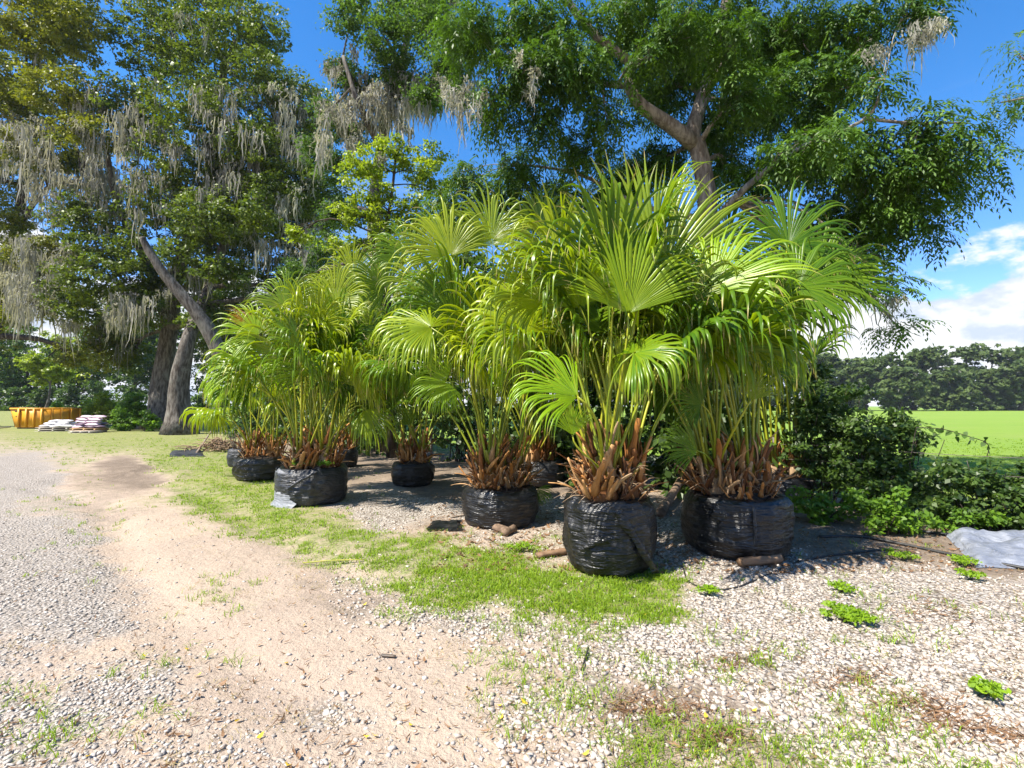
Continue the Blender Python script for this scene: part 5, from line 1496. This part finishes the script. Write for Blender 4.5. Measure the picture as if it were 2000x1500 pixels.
for q, (dx, dy, k) in enumerate([(-0.5, -0.25, 0), (0.2, -0.25, 0), (0.62, -0.2, 0), (-0.45, 0.28, 0), (0.3, 0.28, 0), (-0.4, -0.2, 1), (0.3, -0.2, 1), (-0.4, 0.28, 1), (0.35, 0.28, 1), (-0.4, -0.1, 2), (0.3, -0.15, 2), (0.0, 0.25, 2), (-0.35, -0.1, 3), (0.35, -0.12, 3), (0.0, 0.25, 3), (-0.1, -0.1, 4), (0.45, 0.0, 4)]):
    dark = k < 2 and q % 3 != 0
    o = obj('bag', (BD[q % 2] if dark else BP[q % 3]), None, None, (p3b[0] + dx, p3b[1] + dy, p3b[2] + 0.118 + 0.15 * k), (0.04 * rb.normal(), 0.05 * rb.normal(), rb.normal(0, 0.15)))
    tag(o, 'dark purple bag low in the tall heap by the new pallet' if dark else 'pink and white bag in the tall heap on the new pallet', 'bag', 'dark bags in the tall heap' if dark else 'pink bags in the tall heap')
# ------------------------------------------------------------------ logs, boards, hoses, sheet, sticks
def log(name, p, q, r, label, mat, cat='log', seed=0, sides=9, squash=1.0, bendz=0.0):
    rng = np.random.default_rng(seed + 1000)
    p, q = np.asarray(p, float), np.asarray(q, float)
    t = np.linspace(0, 1, 7)[:, None]
    pts = p + (q - p) * t + np.array([0, 0, bendz]) * np.sin(t * math.pi)
    b_ = (p + q) / 2; b_[2] -= r
    V, F = tube(pts - b_, r * (1 + 0.1 * np.sin(np.linspace(0, 5, 7) + seed)), sides, True, squash, 0.18, rng)
    o = obj(name, mesh(name, V, F, sides > 8), mat); o.location = tuple(b_)
    return tag(o, label, cat)


def on(u, v, dz): p_ = G(u, v); return np.array([p_[0], p_[1], zg(p_) + dz])


log('log', on(925, 1020, 0.045), on(992, 1046, 0.045), 0.055, 'dark log chocking the low black root ball', M['wood_log'], 'log', 1)
log('log', on(985, 1048, 0.04), on(1004, 1040, 0.045), 0.05, 'short log end beside the dark log at the low root ball', M['wood_log'], 'log', 2)
log('wood_chunk', on(1050, 1092, 0.035), on(1108, 1082, 0.035), 0.045, 'split brown wood chunk beside the squarish root ball', M['wood_brown'], 'wood', 3, 6, 0.7)
log('wood_block', on(1445, 1106, 0.05), on(1522, 1098, 0.05), 0.062, 'flat brown block wedged under the broad black root ball', M['wood_brown'], 'wood', 4, 6, 0.75)
log('plank', on(1060, 985, 0.02) * 1.0, on(880, 1012, 0.02), 0.03, 'pale weathered plank lying on the gravel behind the low root ball', M['dead_wood'], 'plank', 5, 4, 0.35)
log('fallen_petiole', on(592, 1096, 0.012), on(716, 1094, 0.012), 0.010, 'thin yellow-green palm stalk lying across the ground', M['stub'], 'stalk', 6, 6, 0.6, 0.01)
log('plank', on(-30, 840, 0.05), on(20, 835, 0.05), 0.07, 'pale plank lying on the lawn left of the skip', M['dead_wood'], 'plank', 7, 4, 0.5)
log('fallen_branch', on(384, 888, 0.05), on(412, 862, 0.45), 0.035, 'bare forked branch propped on the brush pile', M['dead_wood'], 'branch', 8)
log('fallen_branch', on(1080, 930, 0.06), on(1115, 905, 0.5), 0.07, 'bent grey branch behind the squarish root ball', M['dead_wood'], 'branch', 9)
log('root_stub', on(1290, 1010, 0.06), on(1350, 935, 0.32), 0.075, 'knotty root leaning between the two big root balls', M['wood_log'], 'root', 10)
log('twig', on(1136, 1310, 0.012), on(1150, 1268, 0.03), 0.006, 'dark crooked twig lying on the pale gravel', M['black_hose'], 'twig', 11, 5)
log('bark_scrap', on(745, 1280, 0.012), on(772, 1283, 0.014), 0.016, 'flat slate-grey scrap of bark on the sand', M['steel'], 'bark', 12, 5, 0.4)

# dark shreds of film beside the low ball
def sheet(name, u0, u1, v0, v1, label, cat, mat, seed, amp=0.05, nx=26, ny=16, rag=0.15, lift=0.02):
    rng = np.random.default_rng(seed)
    s_, t_ = np.meshgrid(np.linspace(0, 1, nx), np.linspace(0, 1, ny))
    A, Bq, Cq, Dq = G(u0[0], v1), G(u0[1], v1), G(u1[0], v0), G(u1[1], v0)
    Pn = (A[None, None] * (1 - s_[..., None]) + Bq * s_[..., None]) * (1 - t_[..., None]) + (Cq * (1 - s_[..., None]) + Dq * s_[..., None]) * t_[..., None]
    sz = np.linalg.norm(A - Bq)
    e = np.minimum(np.minimum(s_, 1 - s_), np.minimum(t_, 1 - t_))
    Pn[..., :2] += rag * sz * 0.3 * np.stack([fbm(s_ * 4, t_ * 4, seed) - 0.5, fbm(s_ * 4 + 9, t_ * 4, seed) - 0.5], -1) * (e < 0.12)[..., None]
    fold = (1 - np.abs(fbm(s_ * 1.6 + t_ * 5, t_ * 2.5 - s_ * 1.2, seed + 3, 3) - 0.5) * 3.2) * 0.8 + 0.7 * (fbm(s_ * 2.2, t_ * 2.0, seed + 9, 2) - 0.4)
    Pn[..., 2] = ground_z(Pn[..., 0].ravel(), Pn[..., 1].ravel()).reshape(s_.shape) + 0.008 + lift * sstep(0, 0.15, e) + amp * fold * sstep(0.0, 0.12, e)
    i = np.arange(nx * ny).reshape(ny, nx)
    q = np.stack([i[:-1, :-1].ravel(), i[:-1, 1:].ravel(), i[1:, 1:].ravel(), i[1:, :-1].ravel()], 1)
    b_ = Pn.reshape(-1, 3).mean(0); b_[2] = Pn[..., 2].min()
    o = obj(name, mesh(name, Pn.reshape(-1, 3) - b_, [q], True), mat); o.location = tuple(b_)
    return tag(o, label, cat)


sheet('plastic_sheet', (1905, 2080), (1845, 2040), 1046, 1112, 'crumpled blue-grey plastic sheet on the litter by the fence', 'sheet', M['tarp'], 61, 0.11, 44, 26)
sheet('torn_film', (838, 905), (845, 900), 1018, 1040, 'shredded black film lying beside the low root ball', 'film', M['wrap'], 62, 0.03, 24, 14, 1.6, 0.004)
sheet('black_sheet', (330, 400), (335, 395), 880, 892, 'flat black ground sheet lying on the lawn near the brush pile', 'sheet', M['wrap_dusty'], 63, 0.05, 16, 10, 0.3)
for q, (pp, r_, lab) in enumerate([
        ([(1600, 1050), (1680, 1052), (1760, 1066), (1850, 1085), (1930, 1102), (2040, 1122)], 0.018, 'black irrigation hose running through the litter to the plastic sheet'),
        ([(1560, 1098), (1600, 1088), (1680, 1080), (1740, 1076)], 0.012, 'short black hose on the gravel behind the frond shadows'),
        ([(1335, 1112), (1345, 1135), (1390, 1150), (1440, 1145), (1500, 1120), (1560, 1095)], 0.007, 'thin black drip line looping over the shaded gravel'),
        ([(1690, 1048), (1730, 1040), (1800, 1042), (1850, 1050)], 0.02, 'weathered dark pipe half buried below the weed clump')]):
    pts = [on(u, v, r_) for u, v in pp]
    c_ = curve(pts, 26); b_ = c_.mean(0); b_[2] = c_[:, 2].min() - r_
    V, F = tube(c_ - b_, r_, 6)
    o = obj('hose', mesh('hose', V, F, True), M['black_hose']); o.location = tuple(b_)
    tag(o, lab, 'hose')
# brush pile by the oaks
bp = gz(G(415, 884)) + [0, 0.4, 0.05]
pile = thing('brush_pile', bp, 'heap of dry brown fronds and sticks between the oaks and the palm row', 'brush pile')
mb = MB(); rq = np.random.default_rng(3)
for q in range(150):
    a = rq.uniform(0, 6.28); r_ = abs(rq.normal(0, 0.45)); p0 = np.array([r_ * math.cos(a) * 1.3, r_ * math.sin(a), 0.02 + 0.45 * rq.random() * math.exp(-r_ * 1.4)])
    dv = np.array([rq.normal(), rq.normal(), 0.35 * rq.normal()]) * 0.3
    e = p0 + dv; e[2] = max(e[2], 0.01)
    mb.tube(curve([p0, (p0 + e) / 2 + [0, 0, 0.05], e], 5), np.linspace(0.022, 0.006, 5), 4)
tag(obj('dry_stick', mb.mesh('dry_stick'), M['fibre'], pile), kind='stuff')

# ------------------------------------------------------------------ thin summer haze over the yard, wood and pasture
hz = MB(); hz.box((0, 0, 20.5), (2100, 2100, 44))
hm = NT('haze')
pv = hm.n('VolumePrincipled', Density=0.00018)
pv.inputs['Color'].default_value = (0.78, 0.86, 1.0, 1)
hm.t.links.new(pv.outputs[0], hm.out.inputs['Volume'])
tag(obj('haze', hz.mesh('haze'), hm.m), 'thin bluish summer haze', 'haze', kind='stuff')
